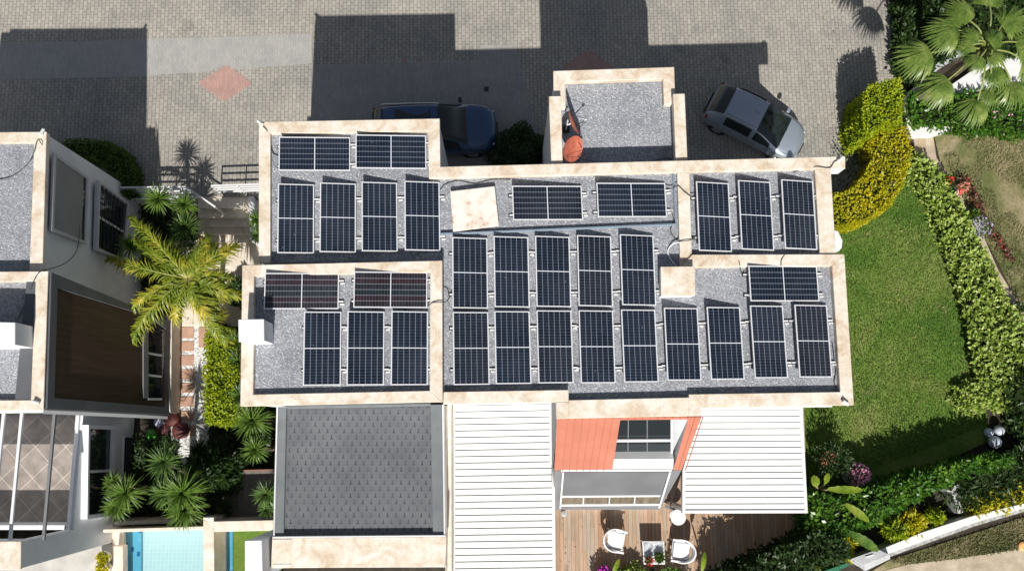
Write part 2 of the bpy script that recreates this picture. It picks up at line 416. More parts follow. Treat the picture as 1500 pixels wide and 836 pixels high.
def empty(name, loc, label, cat, group=None, rz=0):
    o = bpy.data.objects.new(name, None); COL.objects.link(o); o.location = loc; o.rotation_euler = (0, 0, rz); o.empty_display_size = .3
    return tag(o, label, cat, group)
def struct(name, mb, mat): return tag(mb.build(name, mat), kind='structure')
def copy_tree(o, parent=None):
    c = o.copy(); COL.objects.link(c); c.parent = parent
    for ch in [x for x in bpy.data.objects if x.parent == o and x is not c]: copy_tree(ch, c)
    return c
def PP(pts, z): return [P(x, y, z) for x, y in pts]
def curve_pts(pts, n=6):
    """smooth path through points (Catmull-Rom)"""
    pts = [Vector(p) for p in pts]; out = []
    for i in range(len(pts) - 1):
        p0, p1, p2, p3 = pts[max(i - 1, 0)], pts[i], pts[i + 1], pts[min(i + 2, len(pts) - 1)]
        for k in range(n):
            u = k / n
            out.append(.5 * ((2 * p1) + (p2 - p0) * u + (2 * p0 - 5 * p1 + 4 * p2 - p3) * u * u + (3 * p1 - p0 - 3 * p2 + p3) * u ** 3))
    out.append(pts[-1]); return out
def np_mesh(name, V, F, mats, parent=None, mi=None):
    """V (n,3), F (m,4) quads"""
    off = root_off(parent) if parent is not None else Vector(((V[:, 0].min() + V[:, 0].max()) / 2, (V[:, 1].min() + V[:, 1].max()) / 2, V[:, 2].min()))
    V = V - np.array(off)
    me = bpy.data.meshes.new(name)
    me.vertices.add(len(V)); me.vertices.foreach_set('co', V.astype(np.float32).ravel())
    me.loops.add(F.size); me.loops.foreach_set('vertex_index', F.astype(np.int32).ravel())
    me.polygons.add(len(F)); me.polygons.foreach_set('loop_start', np.arange(0, F.size, 4, dtype=np.int32)); me.polygons.foreach_set('loop_total', np.full(len(F), 4, dtype=np.int32))
    for m in mats: me.materials.append(m)
    if mi is not None: me.polygons.foreach_set('material_index', mi.astype(np.int32))
    me.update(calc_edges=True); me.validate()
    o = bpy.data.objects.new(name, me); COL.objects.link(o)
    if parent is not None: o.parent = parent
    else: o.location = off
    return o
RG = np.random.default_rng(11)
def leaves(C, length, width, out=None, tilt=.6, var=.35):
    """pointed leaf faces at the points C, growing outwards/upwards"""
    n = len(C); az = RG.uniform(0, 2 * np.pi, n); el = RG.normal(.25, tilt, n)
    d = np.stack([np.cos(az) * np.cos(el), np.sin(az) * np.cos(el), np.sin(el)], 1)
    if out is not None: d = d + out * .8
    d /= np.linalg.norm(d, axis=1)[:, None] + 1e-9
    up = np.stack([RG.normal(0, .45, n), RG.normal(0, .45, n), np.ones(n)], 1)
    s = np.cross(d, up); s /= np.linalg.norm(s, axis=1)[:, None] + 1e-9
    Ln = length * (1 + RG.uniform(-var, var, n))[:, None]; W = width * (1 + RG.uniform(-var, var, n))[:, None]
    a = C; b = C + d * Ln * .45 + s * W * .5; c = C + d * Ln; e = C + d * Ln * .45 - s * W * .5
    V = np.stack([a, b, c, e], 1).reshape(-1, 3); F = np.arange(4 * n).reshape(n, 4)
    return V, F
def inpoly(X, Y, poly):
    r = np.zeros(len(X), bool); n = len(poly); j = n - 1
    for i in range(n):
        xi, yi = poly[i]; xj, yj = poly[j]
        c = ((yi > Y) != (yj > Y)) & (X < (xj - xi) * (Y - yi) / (yj - yi + 1e-12) + xi)
        r ^= c; j = i
    return r
def lump(x, y, k=1.0, s=0.0):
    return (np.sin(x * 2.3 * k + 1.3 + s) * np.cos(y * 2.9 * k + s * 2) + .6 * np.sin(x * 5.1 * k + y * 4.3 * k + s) + .4 * np.cos(x * 9.3 * k - y * 8.1 * k)) / 2
def hedge_geo(poly, z0, z1, dens, ln, wd, rough=.07, side=True, sdens=None):
    """leaves spread over the top and the sides of a clipped volume with outline poly (world xy)"""
    poly = [(p[0], p[1]) for p in poly]; A = np.array(poly); x0, y0 = A.min(0); x1, y1 = A.max(0)
    nt_ = int((x1 - x0) * (y1 - y0) * dens); X = RG.uniform(x0, x1, nt_); Y = RG.uniform(y0, y1, nt_)
    k = inpoly(X, Y, poly); X, Y = X[k], Y[k]
    Z = z1 + lump(X, Y, 1.2) * rough + RG.uniform(-.14, .05, len(X))
    C = [np.stack([X, Y, Z], 1)]; O = [np.tile([0, 0, .4], (len(X), 1))]
    if side:
        n = len(poly); a = sum(poly[i][0] * poly[(i + 1) % n][1] - poly[(i + 1) % n][0] * poly[i][1] for i in range(n)); sg = 1 if a > 0 else -1
        for i in range(n):
            p = np.array(poly[i]); q = np.array(poly[(i + 1) % n]); e = q - p; l = np.linalg.norm(e)
            if l < 1e-4: continue
            m = int(l * (z1 - z0) * (sdens or dens)); u = RG.uniform(0, 1, m)[:, None]; nn = np.array([e[1], -e[0]]) / l * sg
            xy = p + e * u + nn * (RG.uniform(-.08, .05, m)[:, None]); zz = RG.uniform(z0 + .05, z1, m)
            xy = xy + nn * (lump(xy[:, 0] * 1.1, zz * 2, 1.4) * rough)[:, None]
            C.append(np.column_stack([xy, zz])); O.append(np.tile([nn[0], nn[1], .3], (m, 1)))
    C = np.concatenate(C); O = np.concatenate(O)
    return leaves(C, ln, wd, O)
def inset(poly, d):
    n = len(poly); a = sum(poly[i][0] * poly[(i + 1) % n][1] - poly[(i + 1) % n][0] * poly[i][1] for i in range(n)); sg = 1 if a > 0 else -1
    out = []
    for i in range(n):
        p0, p1, p2 = Vector(poly[i - 1][:2]), Vector(poly[i][:2]), Vector(poly[(i + 1) % n][:2])
        e1 = (p1 - p0).normalized(); e2 = (p2 - p1).normalized(); nn = (Vector((-e1.y, e1.x)) + Vector((-e2.y, e2.x)))
        nn = nn.normalized() * sg; out.append((p1.x + nn.x * d, p1.y + nn.y * d))
    return out
def hedge(name, px, z0, z1, mat, label, cat='hedge', dens=420, ln=.11, wd=.06, rough=.07, group=None, stuff=False, cored=.09):
    pts = PP(px, z1); poly = [(p.x, p.y) for p in pts]
    V, F = hedge_geo(poly, z0, z1, dens, ln, wd, rough)
    root = empty(name, (sum(p[0] for p in poly) / len(poly), sum(p[1] for p in poly) / len(poly), z0), label, cat, group)
    np_mesh('foliage', V, F, [mat], root)
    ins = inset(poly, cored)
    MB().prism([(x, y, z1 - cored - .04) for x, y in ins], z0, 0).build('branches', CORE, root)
    return root
def blob(name, c, rad, h, mat, label, cat='shrub', n=2600, ln=.12, wd=.06, group=None, z0=0.0, trunk=True):
    """loose rounded shrub: leaves through an uneven dome"""
    c = Vector(c); root = empty(name, (c.x, c.y, z0), label, cat, group)
    u = RG.normal(0, 1, (n, 3)); u /= np.linalg.norm(u, axis=1)[:, None]; u[:, 2] = np.abs(u[:, 2]) * 1.0 - .15
    sd = RG.uniform(0, 9)
    rr = (1 + .22 * np.sin(u[:, 0] * 5 + sd) * np.cos(u[:, 1] * 6 + sd) + .12 * np.sin(u[:, 2] * 9 + sd * 2)) * RG.uniform(.72, 1.03, n)
    C = np.stack([c.x + u[:, 0] * rr * rad, c.y + u[:, 1] * rr * rad, z0 + h * .35 + u[:, 2] * rr * h * .65], 1)
    V, F = leaves(C, ln, wd, u * .8)
    np_mesh('foliage', V, F, [mat], root)
    m = MB()
    for k in range(5):
        a = k * 1.3 + sd; m.tube([(c.x, c.y, z0 - .02), (c.x + math.cos(a) * rad * .2, c.y + math.sin(a) * rad * .2, z0 + h * .35), (c.x + math.cos(a) * rad * .6, c.y + math.sin(a) * rad * .6, z0 + h * .7)], [.03, .022, .008], 5)
    m.build('stem', BARK, root)
    return root
def strap(V, F, base, az, el0, L_, W_, droop, seg=4, tw=0.0):
    """one strap-shaped leaf as a bent tapering strip with a fold"""
    d = np.array([math.cos(az), math.sin(az)]); s = np.array([-d[1], d[0], 0]); p = np.array(base, float); el = el0; k = len(V)
    ws = [.75, 1, .8, .5, .04] if seg == 4 else [.8, 1, .6, .05]
    for i in range(seg + 1):
        wv = s * W_ * .5 * ws[i]
        V.append(p - wv); V.append(p + wv)
        st = L_ / seg; p = p + np.array([d[0] * math.cos(el), d[1] * math.cos(el), math.sin(el)]) * st; el -= droop / seg
    for i in range(seg): F.append((k + 2 * i, k + 2 * i + 1, k + 2 * i + 3, k + 2 * i + 2))
def rosette_geo(c, r, n=70, wd=.05, up=1.25, droop=.7):
    V, F = [], []
    for i in range(n):
        u = (i + .5) / n; el = -.45 + up * 1.5 * (u ** .8) + random.uniform(-.12, .12)
        az = i * 2.39996 + random.uniform(-.2, .2); l = r * random.uniform(.85, 1.12) * (1 if el < .9 else .8)
        strap(V, F, (c[0] + math.cos(az) * .04, c[1] + math.sin(az) * .04, c[2] - .06 + .1 * u), az, el, l, wd * random.uniform(.8, 1.2), droop * random.uniform(.6, 1.3))
    return V, F
def yucca(heads, z0, label, mat=None, cat='yucca', group=None, base=None, n=75, wd=.055, name='yucca'):
    """heads: (px, py, radius_px, z)"""
    mat = mat or LF_YUCCA
    hs = [(P(x, y, z), r * (CAMZ - z) / FPX) for x, y, r, z in heads]
    b = base or Vector((sum(h[0].x for h in hs) / len(hs), sum(h[0].y for h in hs) / len(hs), z0))
    root = empty(name, (b.x, b.y, z0), label, cat, group)
    for c, r in hs:
        V, F = rosette_geo(c, r, int(n * 1.45), wd * .74)
        np_mesh('crown', np.array(V), np.array(F), [mat], root)
    m = MB()
    for c, r in hs:
        m.tube(curve_pts([(b.x, b.y, z0 - .03), (b.x * .6 + c.x * .4, b.y * .6 + c.y * .4, z0 * .5 + c.z * .5 - .15), (c.x, c.y, c.z)], 4), [.10, .10, .09, .09, .08, .08, .07, .06, .05], 8)
    m.build('trunk', BARK, root, smooth=True)
    return root

# ============================================================ SETTING
CY = -1.0      # side courtyard level
def rect(x0, y0, x1, y1, z): return [(x0, y0, z), (x1, y0, z), (x1, y1, z), (x0, y1, z)]
struct('ground', MB().prism(rect(-160, -160, 160, 160, CY - .02), CY - 1), SOIL)
yS = P(300, 288, 0).y                      # street edge towards the gardens
yM = P(700, 300, 0).y
xE = P(1262, 150, 0).x
# street slab, in front of (north of) the houses
st = MB()
st.prism([(-70, yS, 0), (P(462, 288, 0).x, yS, 0), (P(462, 288, 0).x, P(462, 300, 0).y, 0), (xE - 1.0, P(1250, 300, 0).y, 0), (xE + .9, P(1290, 200, 0).y, 0), (xE + 2.2, P(1318, 100, 0).y, 0), (xE + 2.6, 60, 0), (-70, 60, 0)], CY - .5)
struct('street', st, PAVE)
def sheet(name, px, z, mat, th=.02):
    return struct(name, MB().prism(PP(px, z), z - th), mat)
sheet('paving_band', [(-120, 66), (205, 58), (457, 50), (457, 93), (205, 112), (-120, 120)], .004, PAVEBAND, .01)
sheet('paving_strip', [(457, 95), (560, 93), (700, 88), (704, 66), (756, 66), (770, 130), (800, 240), (457, 262)], .004, make_paving2('worn_grey_paving', (.325, .315, .298), (.28, .272, .256), (.205, .2, .19)), .01)
def diamond(name, x0, y0, x1, y1, n=6):
    a = P(x0, (y0 + y1) / 2, .008); b = P(x1, (y0 + y1) / 2, .008); t = P((x0 + x1) / 2, y0, .008); bo = P((x0 + x1) / 2, y1, .008)
    cx, cy = (a.x + b.x) / 2, (t.y + bo.y) / 2; hx, hy = (b.x - a.x) / 2, (t.y - bo.y) / 2
    q = []
    for s in range(4):
        for i in range(n):
            u = i / n; v = (i + 1) / n
            f = {0: lambda u: (hx * u, hy * (1 - u)), 1: lambda u: (hx * (1 - u), -hy * u), 2: lambda u: (-hx * u, -hy * (1 - u)), 3: lambda u: (-hx * (1 - u), hy * u)}[s]
            p1 = f(u); p2 = f(v)
            q += [(cx + p1[0], cy + p1[1], .008), ((cx + p2[0], cy + p1[1], .008) if s in (0, 2) else (cx + p1[0], cy + p2[1], .008))]
    struct(name, MB().prism(q, .0), PAVERED)
diamond('red_paving_diamond', 293, 97, 367, 147)
diamond('red_paving_diamond', 824, 76, 900, 126)

# gardens to the east
gz = -.06
gE = MB()
gE.prism([(xE - 1.0, P(1250, 301, 0).y, gz), (5.0, P(1250, 301, 0).y, gz), (5.0, -60, gz), (120, -60, gz), (120, 60, gz), (xE + 2.65, 60, gz), (xE + 2.25, P(1318, 100, 0).y, gz), (xE + .95, P(1290, 200, 0).y, gz)], CY - .5)
struct('garden_soil', gE, SOIL)
sheet('lawn', [(1100, 240), (1215, 262), (1225, 330), (1275, 322), (1312, 285), (1332, 235), (1352, 262), (1378, 318), (1402, 395), (1425, 470), (1440, 560), (1450, 645), (1330, 700), (1230, 738), (1100, 750)], -.02, LAWN, .04)
sheet('dry_lawn', [(1369, 200), (1380, 196), (1560, 190), (1900, 190), (1900, 520), (1540, 520), (1500, 470), (1480, 420), (1455, 370), (1430, 330), (1408, 290), (1380, 250)], -.025, DRYGRASS, .03)
sheet('garden_path', [(1338, 200), (1367, 200), (1372, 232), (1395, 262), (1416, 300), (1440, 345), (1462, 395), (1490, 440), (1520, 480), (1520, 530), (1478, 470), (1445, 410), (1420, 350), (1398, 300), (1366, 262), (1340, 225)], -.012, DIRT, .05)
sheet('verge', [(1255, 850), (1303, 820), (1500, 757), (1900, 640), (1900, 1000), (1200, 1000)], -.02, DRYGRASS, .04)
sheet('dirt_track', [(1240, 850), (1330, 826), (1400, 818), (1500, 802), (1900, 740), (1900, 1000), (1240, 1000)], -.008, DIRT, .04)
# deck
dk = PP([(690, 560), (1176, 560), (1184, 772), (1030, 838), (1010, 1000), (690, 1000)], .12)
struct('deck', MB().prism(dk, CY), DECK)
kb = MB(); a_, b_ = P(1192, 771, .16), P(1026, 842, .16); d_ = (b_ - a_).normalized(); s_ = Vector((d_.y, -d_.x, 0)) * .09
kb.prism([a_ - s_, a_ + s_, b_ + s_, b_ - s_], CY); struct('deck_kerb', kb, CREAM)

# courtyard between the two houses
struct('courtyard_pebbles', MB().prism(PP([(250, 478), (309, 478), (306, 640), (298, 690), (268, 680), (250, 640)], CY + .01), CY - .3), PEBBLE)
struct('landing', MB().prism(PP([(236, 352), (400, 352), (400, 470), (358, 478), (236, 478)], CY + .03), CY - .3), CREAM)
struct('wall_kerb', MB().prism(PP([(238, 462), (252, 462), (250, 604), (232, 604)], -.1), CY - .3), CREAM)
ys = [288, 303, 317, 329, 341, 353]
stp = MB()
for i in range(5):
    z = -.19 * (i + .2); stp.prism(PP([(290, ys[i]), (372 + i, ys[i]), (374 + i, ys[i + 1] + 2), (290, ys[i + 1] + 2)], z), CY - .3)
struct('steps', stp, CREAM)
def make_paver_mat():
    return noisy('terracotta_paver', [(.3, (.40, .235, .165)), (.7, (.52, .335, .245))], 2.5, .8, 5, .1, 30)
PAVER = make_paver_mat()
for (x0, y0, x1, y1) in [(254, 479, 284, 495), (256, 500, 284, 514), (255, 520.5, 284, 535), (254, 541, 284, 555), (254, 561, 284, 575), (254, 581, 284, 595), (254, 602, 284, 616), (260, 623, 286, 638), (291, 479, 306, 509)]:
    o = MB().prism(PP([(x0, y0), (x1, y0), (x1 - .5, y1), (x0, y1)], CY + .035), CY - .1).build('stepping_stone', PAVER)
    tag(o, kind='structure')

# ============================================================ MAIN HOUSE
zC, zG = 6.60, 6.45            # coping, gravel of the main roof
zW, zWG = 6.93, 6.75           # south-west block
zS = 6.66                      # south-east ring
HC = P(740, 400, 0)
villa = empty('villa', (HC.x, HC.y, 0), 'large white flat-roofed house with travertine roof edges and grey gravel, in the middle', 'house')
def slabs(name, quads, z, th, mat=TRAV, parent=villa, bev=.012):
    m = MB()
    for q in quads: m.prism(PP(q, z), z - th)
    return m.build(name, mat, parent, bevel=bev, seg=1)
# body blocks
vb = MB()
vb.prism(PP([(381.5, 183), (642.5, 176.5), (643, 247), (1215, 233), (1221, 374), (1234, 376), (1247, 589), (1008, 592), (1008, 604), (835, 608), (831, 584), (650, 587), (650, 384), (381.5, 384)], zG - .1), CY - .3)
vb.build('wall', WHITE, villa)
MB().prism(PP([(357, 391), (646, 385), (648, 574), (646, 585), (356, 591)], zWG - .03), CY - .3).build('wall', WHITE, villa)
# gravel fields (each a little larger than the opening of its coping)
def field(name, px, z, parent=villa):
    return MB().prism(PP(px, z), z - .06).build(name, GRAVEL, parent)
field('gravel_roof', [(388, 187), (640, 181), (640, 250), (1000, 243), (1002, 390), (1230, 380), (1242, 584), (1009, 588), (1009, 594), (833, 598), (831, 580), (649.5, 580), (647, 383), (388, 384)], zG)
field('gravel_roof', [(1003, 245), (1210, 240), (1217, 380), (1005, 382)], zG + .012)
field('gravel_roof', [(364, 392), (644, 388), (644, 577), (362, 583)], zWG)
# copings, butted end to end
slabs('coping', [
    [(379, 178.5), (644, 173.6), (627, 192), (396, 195.5)],
    [(379, 178.5), (396, 195.5), (396, 384.8), (379, 384.8)],
    [(644, 173.6), (645, 244.2), (628.3, 261.4), (627, 192)],
    [(645, 244.2), (1217, 229.5), (1217, 247.5), (1010, 252), (628.3, 261.4)],
    [(1193.5, 247.9), (1217, 247.5), (1224.5, 372.5), (1201, 372.5)],
    [(992, 252.4), (1010, 252), (1013.5, 372.5), (996.5, 391)],
], zC, .21)
slabs('coping', [
    [(996.8, 391.2), (1013.5, 372.7), (1237, 372), (1219, 389)],
    [(1219, 389), (1237, 372), (1251, 593), (1231, 573.5)],
    [(1231, 573.5), (1251, 593), (1009, 598), (1009.3, 577)],
    [(1009.2, 581.5), (1009, 609), (834, 612.5), (833.2, 585.5)],
    [(1009.2, 597.8), (1027, 597), (1027, 608.6), (1009.2, 609)],
    [(815, 613), (814.5, 588.7), (833.2, 588.3), (834, 612.5)],
], zS, .24)
slabs('coping', [[(649, 592), (650, 573.5), (833, 570.5), (833, 588.1)]], zS, .24)
slabs('coping', [
    [(354.8, 388.2), (647.8, 381.4), (630.3, 398.4), (372, 404.2)],
    [(354.8, 388.2), (372, 404.2), (370.8, 577.3), (351.8, 594.8)],
    [(351.8, 594.8), (370.8, 577.3), (629.5, 571.8), (648.3, 588.3)],
    [(630.3, 398.4), (647.8, 381.4), (648.3, 588.3), (629.5, 571.8)],
], zW, .24)
# projecting corner beam in the north-east
slabs('corner_beam', [[(1217.5, 229.5), (1238, 229), (1238, 247), (1217.5, 247.5)]], zC - .003, .55, WHITE)
slabs('coping', [[(1217, 229.3), (1238.3, 228.8), (1238.3, 247.2), (1217, 247.7)]], zC + .003, .02)
# chimneys
def chimney(px, z, z0, mat, cap, name='chimney', cz=.05):
    c = MB().prism(PP(px, z - .0), z0).build(name, mat, villa, bevel=.012, seg=1)
    if cap is not None:
        q = PP(px, z + cz); cen = sum(q, Vector()) / 4
        MB().prism([cen + (p - cen) * 1.03 for p in q], z + .004).build('cap', cap, c, bevel=.01, seg=1)
    return c
chimney([(349.5, 468), (386, 467.5), (386.5, 498.5), (350, 500)], zWG + 1.0, zWG - .2, WHITE, WHITE)
chimney([(968.5, 391), (1017, 390.5), (1018, 432), (969, 433)], zG + .42, zG - .1, WHITE, TRAV)
chimney([(359, 792), (383, 791.5), (384.5, 850), (359, 850)], 5.9, CY, WHITE, WHITE)
# north stair tower
MB().prism(PP([(813, 106), (986, 101), (987, 137), (1001, 139), (1004.5, 238), (809.5, 244), (806, 143), (813, 143)], 5.85), CY).build('tower_wall', WHITE, villa)
field('gravel_roof', [(820, 113), (979, 108), (987.5, 135), (990, 242), (822, 246), (818, 140)], 5.9)
slabs('coping', [[(810.5, 104), (987.6, 98.2), (971, 115.5), (828, 120.2)], [(810.5, 104), (828, 120.2), (828.6, 158), (819.5, 158.3), (811, 142)], [(987.6, 98.2), (988.8, 137), (984.5, 152.8), (972.6, 153.2), (971, 115.5)]], 6.15, .22)
slabs('coping', [[(804, 141), (822, 140.8), (824.5, 246), (807.8, 246.3)]], 6.45, .3)
slabs('coping', [[(986, 137.5), (1003, 137), (1007.3, 240), (990, 240.5)]], 6.45, .3)
MB().prism(PP([(805, 142), (821.5, 142), (824, 245), (808.8, 245)], 6.2), CY).build('tower_wall', WHITE, villa)
MB().prism(PP([(986.6, 139), (1002.5, 139), (1006.6, 240), (990.5, 240)], 6.2), CY).build('tower_wall', WHITE, villa)
# terracotta slanted facade
A, B, C = P(816, 612.5, 6.5), P(1027, 609.5, 6.5), P(998, 688, 3.8)
FP = plane3(A, B, C)
def FQ(px, off=0.0): return [PL(x, y, FP) + FP[1] * off for x, y in px]
def plate(name, px, th, mat, parent=villa, off=0.0, bevel=0):
    q = FQ(px, off); b = [p - FP[1] * th for p in q]; n = len(q)
    m = MB(); m.add(q + b, [tuple(range(n)), tuple(reversed(range(n, 2 * n)))] + [(i, i + n, (i + 1) % n + n, (i + 1) % n) for i in range(n)])
    # orient outward
    o = m.build(name, mat, parent, bevel=bevel, seg=1)
    bm = bmesh.new(); bm.from_mesh(o.data); bmesh.ops.recalc_face_normals(bm, faces=bm.faces); bm.to_mesh(o.data); bm.free()
    return o
fac = plate('slanted_facade', [(816, 613), (909, 612), (897, 687.5), (812, 688)], .12, ORANGE)
plate('slanted_facade', [(1008.5, 611.6), (1027.5, 611), (998.5, 688), (986, 688)], .12, ORANGE)
plate('slanted_facade', [(909, 611.6), (1008.5, 611), (1008, 614), (908.7, 615)], .12, ORANGE)
sm = MB()
x0 = A.x; k = 0
while x0 + k * .215 < B.x:
    xx = x0 + .1 + k * .215; k += 1
    def pt(t):     # along the slope at constant world x
        a = A + (B - A) * ((xx - A.x) / (B.x - A.x)); sl_ = FP[1].cross(Vector((1, 0, 0))).normalized()
        if sl_.z > 0: sl_ = -sl_
        return a + sl_ * t
    Ls = 3.13
    hole = 3.42 < 99 and (PL(909, 613, FP).x - .02 < xx < PL(1008, 613, FP).x + .02)
    for t0, t1 in ([(0, .10)] if hole else [(0.02, Ls)]):
        p, q = pt(t0), pt(t1); nn = FP[1]; s = Vector((.011, 0, 0))
        sm.add([p - s, p + s, q + s, q - s, p - s + nn * .03, p + s + nn * .03, q + s + nn * .03, q - s + nn * .03], [(4, 5, 6, 7), (0, 4, 7, 3), (1, 2, 6, 5), (3, 7, 6, 2), (0, 1, 5, 4)])
sm.build('standing_seam', ORANGE, fac)
# recessed window in the slope
win = plate('window', [(907, 613), (985, 612), (985, 673), (898, 673)], .04, GLASSD, off=-.28)
fr = lambda px, off=-.22, th=.05, mat=ALU: plate('frame', px, th, mat, win, off)
fr([(898, 653), (988, 652.5), (988, 655.2), (898, 655.8)], -.2)
fr([(921.5, 613), (922.8, 613), (921.8, 672), (920.5, 672)], -.27, .02, SHADEGREY); fr([(949, 613), (950.3, 613), (950.3, 672), (949, 672)], -.27, .02, SHADEGREY)
fr([(984, 612), (987, 612), (987, 673), (984, 673)], -.22)
plate('window_sill', [(897, 673), (987, 672.5), (986, 687.5), (896.5, 688)], .3, WHITE2, off=-.02)
rv = MB(); q1 = FQ([(1008.3, 612), (986, 687)]); q2 = FQ([(986, 612), (986, 687)], -.5); rv.add([q1[0], q1[1], q2[1], q2[0]], [(0, 1, 2, 3)]); rv.build('window_reveal', WHITE, villa)
bk = FQ([(895, 610), (1012, 609), (990, 690), (893, 690)], -.55); MB().add(bk, [(0, 1, 2, 3)]).build('window_back', DARKGREY, villa)
# grey lower part, screen, glazing
plate('lower_facade', [(812, 688.3), (998.3, 688.3), (966, 746), (810, 746)], .15, SHADEGREY)
plate('flashing', [(822, 687.2), (984, 686.6), (983.5, 688.9), (822, 689.4)], .03, WHITE2, off=.025)
scr = plate('roller_screen', [(825.5, 689.3), (980.5, 688.8), (966, 723), (824, 724)], .03, noisy('grey_screen', [(.3, (.115, .12, .13)), (.7, (.15, .155, .165))], 1, .8), off=.05)
for px in ([(823.8, 689), (826, 689), (821.5, 741), (819.3, 741)], [(979.8, 688.6), (982.6, 688.6), (966.3, 741), (963.8, 741)], [(822, 723), (967, 722), (966.5, 724.2), (822, 725.2)], [(820, 735.5), (966, 734.8), (965.5, 737.2), (820, 738)]):
    plate('screen_frame', px, .05, WHITE2, scr, .075)
gl = plate('glazed_door', [(822, 725.2), (966, 724.2), (964.5, 735), (820.5, 735.7)], .03, noisy('glass_wood_reflection', [(.3, (.10, .085, .06)), (.7, (.22, .185, .14))], 1.2, .1, sc=(6, .3, 1)), off=.05)  # streaky brown pane colour stands in for a wood reflection
for x in (854, 892, 929): plate('mullion', [(x, 725), (x + 1.6, 725), (x + .8, 735.6), (x - .8, 735.6)], .03, ALU, gl, .07)
MB().prism([P(818.5, 738.5, .34), P(966, 737.5, .34), P(966, 745, .34), P(818.5, 746, .34)], .1).build('threshold', WHITE2, villa, bevel=.01, seg=1)
# side cheek that closes the slanted part
e = PL(998, 688, FP); tp = PL(1027, 611, FP); bt = PL(966, 745, FP)
for xx in (A.x + .02, B.x - .02):
    ck = MB(); ck.add([(xx, tp.y, tp.z - .05), (xx, bt.y + .02, bt.z), (xx, tp.y + 1.2, bt.z), (xx, tp.y + 1.2, tp.z - .05)], [(0, 1, 2, 3)]); ck.build('side_cheek', SHADEGREY, villa)
# hex-shingle roof over the south-west wing
zR = 4.95
MB().prism(PP([(405, 596), (649, 592), (652, 830), (398.5, 831)], zR - .06), CY - .3).build('wing_wall', WHITE, villa)
MB().prism(PP([(419.5, 593), (631, 590), (634, 786), (416, 786)], zR), zR - .08).build('shingle_roof', SHINGLE, villa)
slabs('roof_border', [[(407, 596), (419.5, 596), (415.5, 785.5), (402, 785.5)], [(630.5, 592), (647.5, 592), (650, 782.5), (634, 783)], [(419.5, 594), (630.5, 590), (630.6, 594.5), (419.4, 598.5)]], zR + .10, .15, FELT)
slabs('roof_edge', [[(405, 595.5), (407, 595.5), (402, 785.5), (400, 785.5)], [(647.5, 592), (649.5, 592), (652.2, 782.5), (650, 782.5)]], zR + .17, .6, WHITE2)
slabs('coping', [[(398.5, 787.5), (654, 785.5), (652.5, 829.5), (397, 831.5)]], zR + .18, .3)
fl = MB(); fl.prism(PP([(399, 785.6), (652.5, 783.4), (652.5, 785.4), (399, 787.4)], zR + .195), zR); fl.build('flashing', ALU, villa)
for x, y in [(400 + i * 4.5, 790) for i in range(6)] + [(400 + i * 4.5, 826) for i in range(6)]:
    gt = MB(); gt.prism(PP([(x, y), (x + 3, y), (x + 3, y + 1.6), (x, y + 1.6)], zR + .20), zR + .17); gt.build('roof_clip', ALU, villa)

# ============================================================ louvred pergolas
def pergola(px, z, label, rows, left_fascia=False, group='white louvred pergola roofs'):
    """px: TL,TR,BR,BL outer frame of the roof at height z"""
    q = PP(px, z); c = sum(q, Vector()) / 4
    root = empty('pergola', (c.x, c.y, .12), label, 'pergola', group)
    TL, TR, BR, BL = q
    def lerp(a, b, u): return a + (b - a) * u
    def at(u, v, dz=0): p = lerp(lerp(TL, TR, u), lerp(BL, BR, u), v); return Vector((p.x, p.y, z + dz))
    wu = .10 / (TR - TL).length; wv = .10 / (BL - TL).length
    m = MB()
    for (u0, v0, u1, v1) in [(0, 0, 1, wv), (0, 1 - wv, 1, 1), (0, wv, wu, 1 - wv), (1 - wu, wv, 1, 1 - wv)]:
        m.prism([at(u0, v0), at(u1, v0), at(u1, v1), at(u0, v1)], z - .22)
    m.build('frame', WHITE2, root, bevel=.008, seg=1)
    for i in range(rows):
        v0 = wv + (1 - 2 * wv) * i / rows; v1 = wv + (1 - 2 * wv) * (i + 1) / rows; g = (v1 - v0) * .10
        m = MB()
        a, b, c_, d = at(wu, v0 + g, -.03), at(1 - wu, v0 + g, -.03), at(1 - wu, v1 - g * .4, -.045), at(wu, v1 - g * .4, -.045)
        m.prism([a, b, c_, d], z - .085); m.build('slat', WHITE2, root)
    m = MB(); m.prism([at(wu * .5, wv * .5, -.1), at(1 - wu * .5, wv * .5, -.1), at(1 - wu * .5, 1 - wv * .5, -.1), at(wu * .5, 1 - wv * .5, -.1)], z - .115); m.build('gutter_tray', plain('tray_gap_shade', (.22, .23, .24), .5), root)  # shade between the slats is put into the tray's dark grey
    for u, v in ((wu, wv * 1.2), (1 - wu, wv * 1.2), (wu, 1 - wv), (1 - wu, 1 - wv)):
        p = at(u, v); MB().prism([(p.x - .06, p.y - .06, z - .2), (p.x + .06, p.y - .06, z - .2), (p.x + .06, p.y + .06, z - .2), (p.x - .06, p.y + .06, z - .2)], .1).build('post', WHITE2, root)
    return root
pergola([(662, 589), (812, 586.5), (814.5, 905), (662, 907)], 2.95, 'long white louvred pergola roof between the grey shingle roof and the terracotta wall', 32)
pergola([(1000, 596), (1175.5, 595.5), (1183.5, 751), (999.5, 751.5)], 2.95, 'square white louvred pergola roof over the timber deck, beside the lawn', 16)
bx = MB(); bx.prism(PP([(805, 588), (816, 587.5), (812.5, 680), (805, 680)], 3.15), 2.7); o = bx.build('pergola_gutter_box', WHITE2, villa, bevel=.01, seg=1)
ga = MB(); ga.prism(PP([(655, 588), (661, 588), (661.5, 850), (654.5, 850)], 3.9), CY).prism(PP([(650.3, 594), (653.5, 594), (653.5, 850), (652.8, 850)], 4.4), CY)
ga.build('side_wall', CREAM, villa)
MB().prism(PP([(1048, 590.5), (1219, 589), (1219, 595.8), (1048, 597)], 6.2), 6.0).build('gutter', WHITE2, villa)

